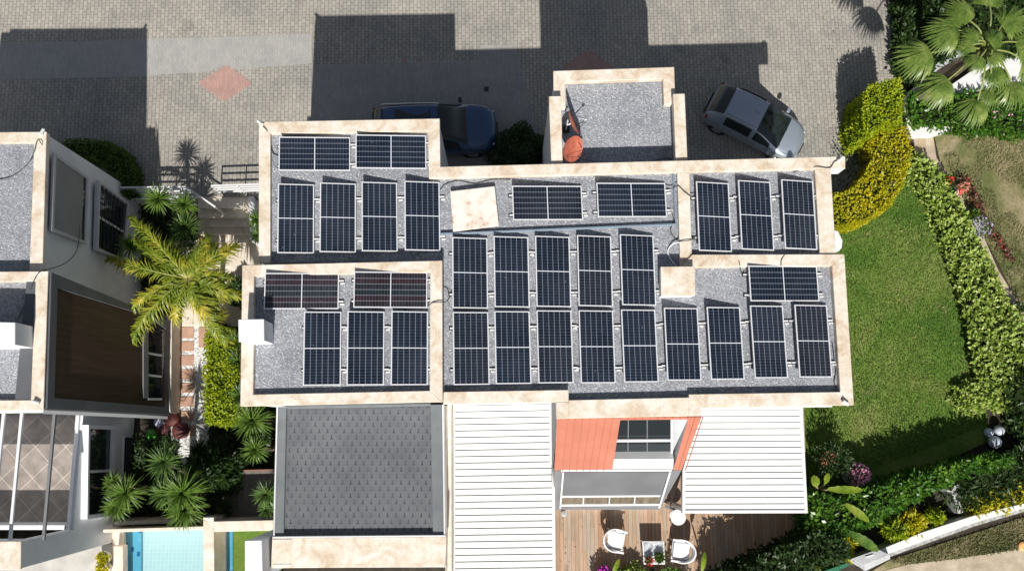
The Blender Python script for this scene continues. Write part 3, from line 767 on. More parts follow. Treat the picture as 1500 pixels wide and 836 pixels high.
# ============================================================ NEIGHBOUR HOUSE (west)
zn, zs_ = 6.30, 6.60
nb = empty('neighbour_house', (P(20, 400, 0).x, P(20, 400, 0).y, 0), 'white neighbouring house on the left edge with gravel roofs and a dark slanted board wall', 'house')
E1, E2 = P(66.5, 193.5, zn), P(61, 394, zn)
MB().prism([P(-200, 197, zn - .17), P(65, 195, zn - .17), P(60, 430, zn - .17), P(-200, 430, zn - .17)], CY - .3).build('wall', WHITE, nb)
field('gravel_roof', [(-190, 202), (55, 202), (50, 420), (-190, 420)], zn - .12, nb)
slabs('coping', [[(-190, 195), (68, 193), (50, 209), (-190, 211)], [(68, 193), (62, 396.5), (43, 396.7), (50, 209)]], zn, .2, parent=nb)
WP = (E1, Vector((E2.y - E1.y, E1.x - E2.x, 0)).normalized() * -1)
if WP[1].x < 0: WP = (WP[0], -WP[1])
def wq(px, pl, off): return [PL(x, y, pl) + pl[1] * off for x, y in px]
def wplate(name, px, pl, th, mat, parent, off=0.0):
    q = wq(px, pl, off); b = [p - pl[1] * th for p in q]; n = len(q)
    o = MB().add(q + b, [tuple(range(n)), tuple(reversed(range(n, 2 * n)))] + [(i, i + n, (i + 1) % n + n, (i + 1) % n) for i in range(n)]).build(name, mat, parent)
    bm = bmesh.new(); bm.from_mesh(o.data); bmesh.ops.recalc_face_normals(bm, faces=bm.faces); bm.to_mesh(o.data); bm.free(); return o
BLIND = noisy('grey_shutter', [(.3, (.22, .225, .22)), (.7, (.26, .265, .26))], 1, .7)
SURR = noisy('grey_surround', [(.3, (.42, .43, .44)), (.7, (.5, .51, .52))], 1.5, .7)
def quad_at(a, b, c, d, u, v): return a + (b - a) * u + (d - a) * v * (1 - u) + (c - b) * v * u
def wall_window(q, pl, parent, blind=0.0, bars=0, depth=.14, ledge=True, mull=1, name='window'):
    """q: world points TL.. in wall order: top-north, bottom-north, bottom-south, top-south (facing east)"""
    n = pl[1]; tn, bn, bs, ts = q
    def g(u, v, o=0.0): return tn + (bn - tn) * v * (1 - u) + (ts - tn) * u + (bs - ts) * v * u + n * o      # u north>south, v top>bottom
    def bar(u0, v0, u1, v1, o0, o1, nm, mat, par):
        vs = [g(u0, v0, o1), g(u1, v0, o1), g(u1, v1, o1), g(u0, v1, o1), g(u0, v0, o0), g(u1, v0, o0), g(u1, v1, o0), g(u0, v1, o0)]
        o = MB().add(vs, [(0, 1, 2, 3), (7, 6, 5, 4), (0, 4, 5, 1), (1, 5, 6, 2), (2, 6, 7, 3), (3, 7, 4, 0)]).build(nm, mat, par)
        bm = bmesh.new(); bm.from_mesh(o.data); bmesh.ops.recalc_face_normals(bm, faces=bm.faces); bm.to_mesh(o.data); bm.free(); return o
    w_ = bar(0.02, .02, .98, .98, -.02, .012, name, GLASSD, parent)
    t = .055
    fm = SURR if not ledge else WHITE
    bar(0, 0, 1, t, -.02, depth, 'frame', fm, w_); bar(0, 1 - t, 1, 1, -.02, depth * .7, 'sill', fm, w_)
    bar(0, t, t * .7, 1 - t, -.02, depth, 'frame', fm, w_); bar(1 - t * .7, t, 1, 1 - t, -.02, depth, 'frame', fm, w_)
    for k in range(mull):
        u = (k + 1) / (mull + 1); bar(u - .015, t, u + .015, 1 - t, .0, .04, 'frame', ALU, w_)
    if blind: bar(t * .7, t, 1 - t * .7, blind, .0, .03, 'blind', BLIND, w_)
    if bars:
        m_ = MB()
        for k in range(bars):
            v = t + (1 - 2 * t) * (k + .5) / bars; m_.tube([g(.03, v, .11), g(.97, v, .11)], .014, 5)
        m_.build('window_bars', BLACK, w_)
    return w_
def pix4(px, pl): return [PL(x, y, pl) for x, y in px]
wall_window(pix4([(77, 224), (128, 260), (125, 358), (73, 338)], WP), WP, nb, blind=.86, depth=.06, mull=0, ledge=False)
wall_window(pix4([(140, 264), (186, 299), (178, 384), (137, 366)], WP), WP, nb, bars=7, depth=.12, ledge=False)
# taller south block
slabs('coping', [[(-190, 399), (70.5, 397), (52, 412), (-190, 413)], [(70.5, 397), (63.5, 600.5), (45, 585.5), (52, 412)], [(-190, 604), (-190, 587), (45, 585.5), (63.5, 600.5)]], zs_, .26, parent=nb)
field('gravel_roof', [(-190, 405), (60, 405), (54, 594), (-190, 596)], zs_ - .2, nb)
MB().prism([P(-200, 400, zs_ - .25), P(69, 398.5, zs_ - .25), P(62.5, 598.5, zs_ - .25), P(-200, 602, zs_ - .25)], CY - .3).build('wall', WHITE, nb)
D1, D2, D3 = P(70, 398, zs_ - .02), P(63.2, 599.5, zs_ - .02), P(246, 606, 0)
DP = plane3(D1, D2, D3)
q = [PL(70.5, 398, DP), PL(247, 471, DP), PL(247, 608, DP), PL(63.5, 599.5, DP)]
bkq = [Vector((D1.x - .6, p.y, p.z)) for p in q]
m = MB().add(q + bkq, [(0, 1, 2, 3), (7, 6, 5, 4), (0, 4, 5, 1), (1, 5, 6, 2), (2, 6, 7, 3), (3, 7, 4, 0)])
o = m.build('slanted_wall', DARKGREY, nb); bm = bmesh.new(); bm.from_mesh(o.data); bmesh.ops.recalc_face_normals(bm, faces=bm.faces); bm.to_mesh(o.data); bm.free()
BOARDS = noisy('dark_brown_boards', [(.3, (.040, .020, .012)), (.7, (.072, .040, .027))], 2.2, .6, 5, .3, 6, sc=(1, 6, .3))
bd = wplate('board_cladding', [(80, 422), (213, 463), (240, 482), (240, 596), (75, 583)], DP, .05, BOARDS, nb, .03)
for px in ([(71, 399), (247, 471.5), (240, 482), (213, 463), (80, 422)], [(71, 399), (80, 422), (75, 583), (64.5, 599)], [(64.5, 599), (75, 583), (240, 596), (247, 607)]):
    wplate('cladding_frame', px, DP, .06, DARKGREY, bd, .10)
wd_ = wplate('window', [(214, 478), (240, 484), (234, 586), (208, 583)], DP, .05, GLASSD, nb, .06)
for px in ([(207, 480), (214, 480), (214, 583), (207, 583)], [(214, 583), (234, 583), (234, 586), (214, 586)], [(214, 516), (234, 519), (234, 521.5), (214, 518.5)], [(214, 548), (234, 550), (234, 552.5), (214, 550.5)]):
    wplate('frame', px, DP, .05, SHADEGREY if px[0][0] < 210 else SURR, wd_, .09)
MB().prism([P(-200, 604, zs_ - .06), P(63, 600.5, zs_ - .06), P(63, 602, zs_ - .06), P(-200, 605.5, zs_ - .06)], zs_ - .5).build('white_edge', WHITE2, nb)
lw = MB(); e1 = wq([(64, 600.5), (246, 609.5)], DP, .0); lw.add([e1[0], e1[1], e1[1] + Vector((-.01, -.10, 0)), e1[0] + Vector((-.01, -.10, 0))], [(0, 1, 2, 3)]).build('white_edge', WHITE2, nb)
c = MB().prism(PP([(-60, 470), (22, 472), (22, 505), (-60, 507)], zs_ + .9), zs_ - .25).build('chimney', WHITE, nb, bevel=.01, seg=1)
# south part: wall plane x = XW, terrace behind a parapet, tall corner block
XW = P(165, 799, 0).x
yN, yC, yE = P(100, 606, 2.9).y, P(30, 793, 5.93).y, P(30, 833, 5.93).y
MB().prism([(XW, yN, 2.9), (XW - .24, yN, 2.9), (XW - .24, yC, 2.9), (XW, yC, 2.9)], CY - .3).build('wall', WHITE, nb)
MB().prism([(XW - 9, yC, 5.85), (XW, yC, 5.85), (XW, yE, 5.85), (XW - 9, yE, 5.85)], 5.2).build('portal_beam', WHITE, nb)
MB().prism([(XW - .3, yC, 5.2), (XW, yC, 5.2), (XW, yE, 5.2), (XW - .3, yE, 5.2)], CY - .3).build('wall', WHITE, nb)
MB().prism([(XW - 9, yC + .14, 2.9), (XW - .3, yC + .14, 2.9), (XW - .3, yC, 2.9), (XW - 9, yC, 2.9)], 1.6).build('terrace_parapet', WHITE, nb)
slabs('coping', [[(-190, 792.5), (30.8, 792), (30.2, 833.5), (-190, 835)]], 5.93, .08, parent=nb)
def make_tiles():
    m, t, b = nodes('terrace_tiles'); v = pos(t, (1, 1, 1), (0, 0, R(45)))
    br = N(t, 'ShaderNodeTexBrick'); L(t, v, br.inputs['Vector']); br.offset = 0
    br.inputs['Scale'].default_value = 1; br.inputs['Brick Width'].default_value = .72; br.inputs['Row Height'].default_value = .72; br.inputs['Mortar Size'].default_value = .01
    br.inputs['Color1'].default_value = (.33, .29, .255, 1); br.inputs['Color2'].default_value = (.25, .22, .2, 1); br.inputs['Mortar'].default_value = (.52, .48, .43, 1)
    n = noise(t, v, 2.6, 4); r = ramp(t, n.outputs['Fac'], [(.3, (.75, .75, .75)), (.7, (1.25, 1.22, 1.2))])
    L(t, mix(t, br.outputs['Color'], r.outputs[0], 1, 'MULTIPLY'), b.inputs['Base Color']); b.inputs['Roughness'].default_value = .5
    return m
TILES = make_tiles()
MB().prism([(XW - 9, yN, 1.9), (XW - .24, yN, 1.9), (XW - .24, yC, 1.9), (XW - 9, yC, 1.9)], 1.7).build('terrace_floor', TILES, nb)
for i, x in enumerate((-40, 5, 31.5, 79.5)):
    a, b = P(x, 604, 5.5), P(x, 790, 5.5); xx = a.x
    MB().prism([(xx - .04, a.y, 5.5), (xx + .04, a.y, 5.5), (xx + .04, yC, 5.5), (xx - .04, yC, 5.5)], 5.42).build('terrace_beam', ALU if i != 3 else SHADEGREY, nb)
a = P(100, 606, 5.0)
MB().prism([(XW - .16, yN, 3.0), (XW - .08, yN, 3.0), (XW - .08, yC, 3.0), (XW - .16, yC, 3.0)], 2.9).build('handrail', ALU, nb)
LP_ = (Vector((XW, 0, 0)), Vector((1, 0, 0)))
wall_window(pix4([(120, 622), (164, 624), (160, 754), (118, 760)], LP_), LP_, nb, depth=.22, mull=1)
wall_window(pix4([(180, 638), (189, 639), (186, 702), (178, 702)], LP_), LP_, nb, depth=.06, bars=12, mull=0)
# floodlights and cameras at the roof corners
def spotlight(px, py, z, az, label, group='white cameras at the roof corners'):
    c = P(px, py, z); r = empty('security_camera', c, label, 'camera', group)
    MB().box((c.x, c.y, z + .02), (.09, .09, .04)).build('base', WHITE2, r, bevel=.008)
    d = Vector((math.cos(az), math.sin(az), -.25))
    MB().tube([c + Vector((0, 0, .09)) - d * .04, c + Vector((0, 0, .09)) + d * .15], [.045, .05], 12).build('housing', WHITE2, r, smooth=False)
    MB().tube([c + Vector((0, 0, .09)) + d * .15, c + Vector((0, 0, .09)) + d * .157], .036, 12).build('lens', GLASSD, r)
    return r
spotlight(384, 183, zC, 2.4, 'white camera on the north-west corner of the middle house roof')
spotlight(1228, 236, zC, .8, 'white camera on the north-east corner beam of the middle house')
spotlight(1235, 588, zS, -.6, 'white camera on the south-east roof corner above the lawn')
spotlight(62, 197, zn, 1.2, 'white camera on the far corner of the left house roof')
spotlight(52, 588, zs_, -.3, 'white camera on the near corner of the left house roof')

# ============================================================ SOLAR PANELS
PW, PH = 1.045, 2.095
def panel_meshes():
    """local: centre of the laminate at the origin, laminate in the xy plane, x short side, y long side"""
    m = MB(); t = .028
    for cx, cy, dx, dy in ((0, PH / 2 - t / 2, PW, t), (0, -PH / 2 + t / 2, PW, t), (PW / 2 - t / 2, 0, t, PH - 2 * t), (-PW / 2 + t / 2, 0, t, PH - 2 * t)):
        m.box((cx, cy, -.014), (dx, dy, .036))
    return [('frame', m, ALU), ('cell_sheet', MB().box((0, 0, -.008), (PW - 2 * t, PH - 2 * t, .014)), CELLS), ('junction_box', MB().box((0, .1, -.028), (.12, .09, .022)), BLACK)]
PANEL = [(n, m.build(n + '_proto', mt, local=True).data) for n, m, mt in panel_meshes()]
# supports: separate prototype meshes in the frame of the panel's foot print (z up), parented after placement
def support_meshes(portrait):
    """triangular brackets under the panel; x runs from the raised west edge to the low east edge"""
    ln = (PW if portrait else PH); half = ln / 2; sp = (PH if portrait else PW) * .29
    out = []
    for s in (-1, 1):
        y = s * sp; r = MB(); r.box((0.02, y, .045), (ln + .22, .045, .035)); out.append(('rail', r, ALU))
        l = MB(); l.tube([(-half + .05, y + .03, .05), (-half + .03, y + .03, .29)], .014, 6); out.append(('leg', l, ALU))
        l = MB(); l.tube([(-half + .05, y + .03, .27), (-half + .24, y + .03, .05)], .011, 6); out.append(('brace', l, BLACK))
        f = MB(); f.box((-half - .04, y, .016), (.16, .10, .03)); out.append(('rubber_foot', f, BLACK))
        f = MB(); f.box((half + .07, y, .016), (.14, .10, .03)); out.append(('rubber_foot', f, BLACK))
        f = MB(); f.box((half + .09, y - .075, .02), (.12, .04, .04)); out.append(('ballast_block', f, WHITE2))
    return out
SUP = {k: [(n, m.build(n + '_proto', mt, local=True), mt) for n, m, mt in support_meshes(k)] for k in (True, False)}
for k in SUP:
    SUP[k] = [(n, o.data, mt) for n, o, mt in SUP[k]]
for o in [o for o in bpy.data.objects if '_proto' in o.name]: bpy.data.objects.remove(o)
PAN = [
 # portrait?, TL, TR, BR, BL, gravel z, label
 (0, (407.6, 199.6), (513.6, 201), (513, 251), (408.6, 250), zG, 'landscape solar panel in the top left corner of the house roof, left of its twin'),
 (0, (520, 196), (624.4, 198.6), (625, 248), (521, 247), zG, 'landscape solar panel closest to the blue car, right one of the top two'),
 (1, (407.4, 268), (459.6, 270), (460, 372), (406.4, 371), zG, 'upright solar panel first from the left in the row of four below the top pair'),
 (1, (469, 266.6), (521, 268.4), (521.6, 371), (468, 369.6), zG, 'upright solar panel second from the left in the row of four below the top pair'),
 (1, (530, 265.6), (581, 267.4), (582.4, 369.4), (530.4, 368), zG, 'upright solar panel third from the left in the row of four below the top pair'),
 (1, (592.6, 264), (643, 266.4), (645.4, 368.4), (593, 367), zG, 'upright solar panel fourth in its row, just left of the crooked beige hatch slab'),
 (0, (387.6, 400), (496.4, 401), (496.8, 452), (386, 451.6), zWG, 'reddish landscape solar panel right above the white chimney, partly in its shadow'),
 (0, (518.4, 398), (626, 399), (626, 450.6), (517.4, 449.6), zWG, 'reddish landscape solar panel at the top right of the lower left roof'),
 (1, (445.4, 457), (499.4, 458), (499, 563), (444.6, 563), zWG, 'upright solar panel beside the open gravel, left of three on the lower left roof'),
 (1, (509.6, 456.6), (562.4, 457.6), (562, 562.6), (508.4, 562.6), zWG, 'middle upright solar panel of the three on the lower left roof'),
 (1, (574, 456.6), (626.4, 457.6), (625.6, 562.4), (573.4, 562.4), zWG, 'right upright solar panel of the three on the lower left roof'),
 (0, (749.6, 272), (852.6, 272), (854.4, 322), (751, 323), zG, 'landscape solar panel just right of the crooked beige hatch slab'),
 (0, (872.6, 268), (975.6, 267.4), (977.6, 318), (875, 318.4), zG, 'landscape solar panel below the stair tower with the two dishes'),
 (1, (663, 348), (713.4, 349.4), (713.6, 451), (664, 450.4), zG, 'upright solar panel directly below the crooked beige hatch slab'),
 (1, (723.6, 346.4), (774, 346.6), (775, 450), (724.6, 449.6), zG, 'upright solar panel second in the upper row of five on the central roof'),
 (1, (784, 345.6), (834.6, 346), (836, 450), (786, 449.2), zG, 'upright solar panel in the middle of the upper row of five on the central roof'),
 (1, (845.6, 344.4), (895.4, 345.6), (897.4, 449), (847.4, 448.6), zG, 'upright solar panel fourth in the upper row of five on the central roof'),
 (1, (908.4, 343), (957.4, 343.7), (960.8, 448), (911, 447.6), zG, 'upright solar panel directly left of the square beige topped chimney'),
 (1, (663.6, 458), (714, 458.6), (716.8, 562), (665.5, 561.6), zG, 'upright solar panel first from the left in the bottom row of nine'),
 (1, (724.6, 456.6), (775, 457), (777.4, 560.8), (727.6, 560.8), zG, 'upright solar panel second from the left in the bottom row of nine'),
 (1, (786, 455.6), (836.6, 456), (839.5, 559.5), (789.5, 559.7), zG, 'upright solar panel third from the left in the bottom row of nine'),
 (1, (848, 455.4), (897.6, 455.6), (901.3, 560), (851.3, 560), zG, 'upright solar panel fourth from the left in the bottom row of nine'),
 (1, (909.8, 454.4), (960, 454), (964, 558.5), (914.9, 558.9), zG, 'upright solar panel fifth in the bottom row of nine, centre of that row'),
 (1, (972.4, 451), (1022, 451.4), (1027.6, 556.6), (977.6, 556.6), zG, 'upright solar panel just below the square beige topped chimney'),
 (1, (1035, 450), (1084.4, 450), (1090.6, 555), (1041.6, 555.4), zG, 'upright solar panel third from the right in the bottom row of nine'),
 (1, (1098, 447.4), (1147.4, 448), (1154, 553), (1106, 553.6), zG, 'upright solar panel second from the right in the bottom row of nine'),
 (1, (1163, 446), (1212, 447), (1219.4, 552.4), (1171, 552.6), zG, 'upright solar panel at the right end of the bottom row of nine'),
 (0, (1094.4, 389.4), (1199, 389.4), (1202.4, 440.6), (1096.6, 441.4), zG, 'landscape solar panel by the right roof edge above the bottom row'),
 (1, (1019.6, 265), (1068.6, 266.4), (1072.4, 370), (1022.6, 369), zG + .012, 'left upright solar panel of three on the small top right roof'),
 (1, (1081.4, 262.6), (1128.6, 265), (1134.6, 368), (1085.4, 367), zG + .012, 'middle upright solar panel of three on the small top right roof'),
 (1, (1144, 261.4), (1192, 263.4), (1198, 367.6), (1148.4, 366), zG + .012, 'right upright solar panel of three on the small top right roof'),
]
rp = random.Random(3)
for i, (por, tl, tr, br, bl, gz_, lab) in enumerate(PAN):
    hz, lz = gz_ + .31, gz_ + .09
    a, b, c, d = P(*tl, hz), P(*tr, lz), P(*br, lz), P(*bl, hz)
    cen = (a + b + c + d) / 4; w1 = ((b - a).length + (c - d).length) / 2; h1 = ((d - a).length + (c - b).length) / 2
    xd = ((b - a) + (c - d)); yaw = math.atan2(xd.y, xd.x); yd = ((a - d) + (b - c)); yaw2 = math.atan2(yd.y, yd.x) - math.pi / 2
    yaw = (yaw + 2 * yaw2) / 3 if por else (2 * yaw + yaw2) / 3
    root = empty('solar_panel', (cen.x, cen.y, gz_), lab, 'solar panel', 'solar panels on the house roof', yaw)
    tilt = math.asin(.22 / (PW if por else PH))
    Mp = Matrix.Translation((0, 0, .20)) @ Matrix.Rotation(tilt, 4, 'Y') @ (Matrix.Identity(4) if por else Matrix.Rotation(math.pi / 2, 4, 'Z'))
    for n, me in PANEL:
        if n == 'cell_sheet' and i in (6, 7):
            me = me.copy(); me.materials.clear(); me.materials.append(CELLS_W)
        o = bpy.data.objects.new(n, me); COL.objects.link(o); o.parent = root; o.matrix_local = Mp
    for n, me, mt in SUP[bool(por)]:
        o = bpy.data.objects.new(n, me); COL.objects.link(o); o.parent = root
    if i in (0, 3, 13, 27): print('PANEL', i, round(w1, 3), round(h1, 3), round(math.degrees(yaw), 2))

# hatch slab, conduits, cables on the roof
hs_ = MB(); hs_.prism(PP([(659.5, 280), (724.5, 272.5), (731, 330.5), (663.5, 339)], zG + .20), zG + .13)
hr = empty('hatch_slab', tuple(P(695, 305, zG)), 'crooked square beige stone slab lying on the gravel left of the panels', 'hatch')
HM = noisy('stained_slab', [(.30, (.44, .29, .20)), (.38, (.66, .55, .47)), (.5, (.72, .66, .59)), (.75, (.77, .73, .68))], 3.4, .7, 9, .1, 25, .2)
hs_.build('slab', HM, hr, bevel=.012, seg=1)
MB().prism(PP([(665, 286), (720, 279), (725, 326), (668, 333)], zG + .125), zG - .02).build('kerb', WHITE, hr)
BLUEGREY = plain('galvanised_conduit', (.38, .47, .56), .35, .5)
def conduit(name, pts, r, mat, label, cat, sq=False):
    o = MB().tube(pts, r, 8).build(name, mat, smooth=True); return tag(o, label, cat)
def flat_duct(px, z, w_, label):
    m = MB(); pts = PP(px, z)
    for a, b in zip(pts[:-1], pts[1:]):
        d = (b - a).normalized(); s = Vector((-d.y, d.x, 0)) * w_ / 2; m.prism([a - s, a + s, b + s, b - s], z - .05)
    return tag(m.build('conduit', BLUEGREY, bevel=.006, seg=1), label, 'conduit')
flat_duct([(645, 342.5), (700, 340.5), (990, 328.5)], zG + .12, .065, 'long blue grey conduit crossing the gravel between the central panel rows')
flat_duct([(986.5, 252), (991, 333)], zG + .10, .05, 'short blue grey conduit beside the inner travertine strip')
def cable(px, label, r=.012, z=None, n=5, mat=CABLE):
    pts = [P(x, y, zz) for x, y, zz in px]
    return tag(MB().tube(curve_pts(pts, n), r, 6).build('cable', mat, smooth=True), label, 'cable', 'loose cables on the roofs')
g = zG + .03
cable([(384, 184, zC + .02), (390, 190, zC + .03), (396, 198, zG + .05), (397, 212, g), (400, 224, g), (407, 228, g)], 'black cable from the top left corner camera down to the gravel')
cable([(645, 278, g), (652, 270, g), (672, 265, g), (695, 269, g), (722, 263, g), (748, 263, g)], 'thin black cable curving above the crooked hatch slab')
cable([(626, 449, zWG + .05), (634, 443, zW + .03), (652, 442, zW + .02), (658, 436, zG + .05), (662, 425, g)], 'black cable crossing the coping right of the lower left roof', .014)
cable([(975, 274, g + .1), (984, 276, zG + .13), (993, 272, zC + .02), (1003, 281, zC + .04), (1014, 288, zC + .02), (1020, 280, g)], 'black cable over the inner travertine strip between two panel groups', .014)
cable([(979, 305, g), (987, 320, g), (982, 338, g), (990, 350, g), (996, 353, zC + .02), (1010, 352, zC + .05), (1020, 347, g)], 'black cable curling beside the small stone topped chimney')
cable([(997, 355, zC), (986, 357, zG + .1), (978, 368, g), (984, 382, g), (992, 391, g)], 'grey cable hooking down to the small stone topped chimney', .02, mat=ALU)
cable([(1080, 370, g), (1083, 385, zS + .02), (1086, 399, g), (1091, 396, g)], 'black cable dropping over the coping to the right landscape panel')
cable([(1150, 372, zS), (1145, 380, zS + .02), (1144, 389, zS + .02)], 'short black cable above the right landscape panel')
cable([(1219, 500, g), (1222, 525, g), (1224, 545, g), (1222, 560, g), (1228, 572, zG + .1), (1233, 586, zS + .03)], 'black cable along the right roof edge to the corner camera')
cable([(1162, 252, g + .02), (1180, 247, g + .03), (1196, 244, zC + .02), (1215, 246, zC + .03), (1222, 237, zC + .03), (1228, 235, zC + .04)], 'black cable along the top right coping to the corner camera')
cable([(-20, 262, zn - .08), (5, 262, zn - .08), (25, 254, zn - .08), (42, 238, zn - .05), (50, 222, zn + .03), (55, 205, zn + .02), (62, 212, zn + .02), (74, 224, zn - .9)], 'black cable sagging across the upper left gravel roof')
cable([(24, 470, zs_ - .1), (36, 448, zs_ - .14), (50, 410, zs_ + .03), (60, 397, zs_ + .03), (72, 394, 6.0), (96, 385, 5.6), (113, 365, 5.3), (117, 325, 5.0)], 'black cable hanging from the left house roof past its shuttered window', .014)

# satellite dishes
def dish(px, py, z, az, el, dia, label, foot):
    c = P(px, py, z); root = empty('satellite_dish', (foot.x, foot.y, foot.z), label, 'satellite dish', 'satellite dishes on the stair tower')
    n = Vector((math.cos(az) * math.cos(el), math.sin(az) * math.cos(el), math.sin(el))); u = n.cross(Vector((0, 0, 1))).normalized(); v = u.cross(n)
    m = MB(); seg = 28; k = 0; rings = [0, .25, .5, .75, .93, 1.0]
    for side in (0, 1):
        for r in rings:
            for j in range(seg):
                a = 2 * math.pi * j / seg; rr = dia / 2 * r
                h = .28 * dia * (r * r) * .5 - side * .012
                m.v.append(tuple(c + u * rr * math.cos(a) + v * rr * math.sin(a) * 1.06 + n * h))
    nr = len(rings)
    for side in (0, 1):
        o = side * nr * seg
        for i in range(nr - 1):
            for j in range(seg):
                f = (o + i * seg + j, o + i * seg + (j + 1) % seg, o + (i + 1) * seg + (j + 1) % seg, o + (i + 1) * seg + j)
                m.f.append(f if side == 0 else f[::-1]); m.m.append(0)
    o1 = (nr - 1) * seg; o2 = o1 + nr * seg
    for j in range(seg): m.f.append((o1 + j, o2 + j, o2 + (j + 1) % seg, o1 + (j + 1) % seg)); m.m.append(0)
    m.build('reflector', noisy('oxide_red_paint', [(.3, (.30, .075, .045)), (.6, (.42, .125, .08)), (.8, (.50, .2, .14))], 5, .45), root, smooth=True)
    tip = c + n * dia * .62 - v * dia * .30
    MB().tube([c - v * dia * .5, tip], .012, 6).tube([c + u * dia * .4 + n * .03, tip], .007, 5).tube([c - u * dia * .4 + n * .03, tip], .007, 5).build('feed_arm', BLACK, root)
    MB().tube([tip - n * .02, tip + n * -.09], [.035, .03], 10).build('feed_horn', WHITE2 if el < .4 else BLACK, root)
    MB().tube([c - n * .02, c - n * .12, Vector((foot.x, foot.y, c.z - .05)), foot], .022, 8).build('mast', ALU, root)
    MB().box((foot.x, foot.y, foot.z + .02), (.22, .22, .03)).build('base_plate', BLACK, root)
    return root
f1 = P(825, 192, 5.91); f1.z = 5.9
dish(836.5, 181, 6.75, .33, .28, .78, 'upper oxide red satellite dish seen almost edge on, on the stair tower roof', Vector((P(829, 190, 5.9).x, P(829, 190, 5.9).y, 5.9)))
dish(836, 217, 6.75, -.65, .62, .80, 'lower oxide red satellite dish showing its round face, beside the tower parapet', Vector((P(832, 226, 5.9).x, P(832, 226, 5.9).y, 5.9)))
cable([(957, 238, 5.93), (965, 234, 5.95), (980, 232, 5.95), (985, 238, 5.95)], 'black cable loop in the shade at the tower roof edge')

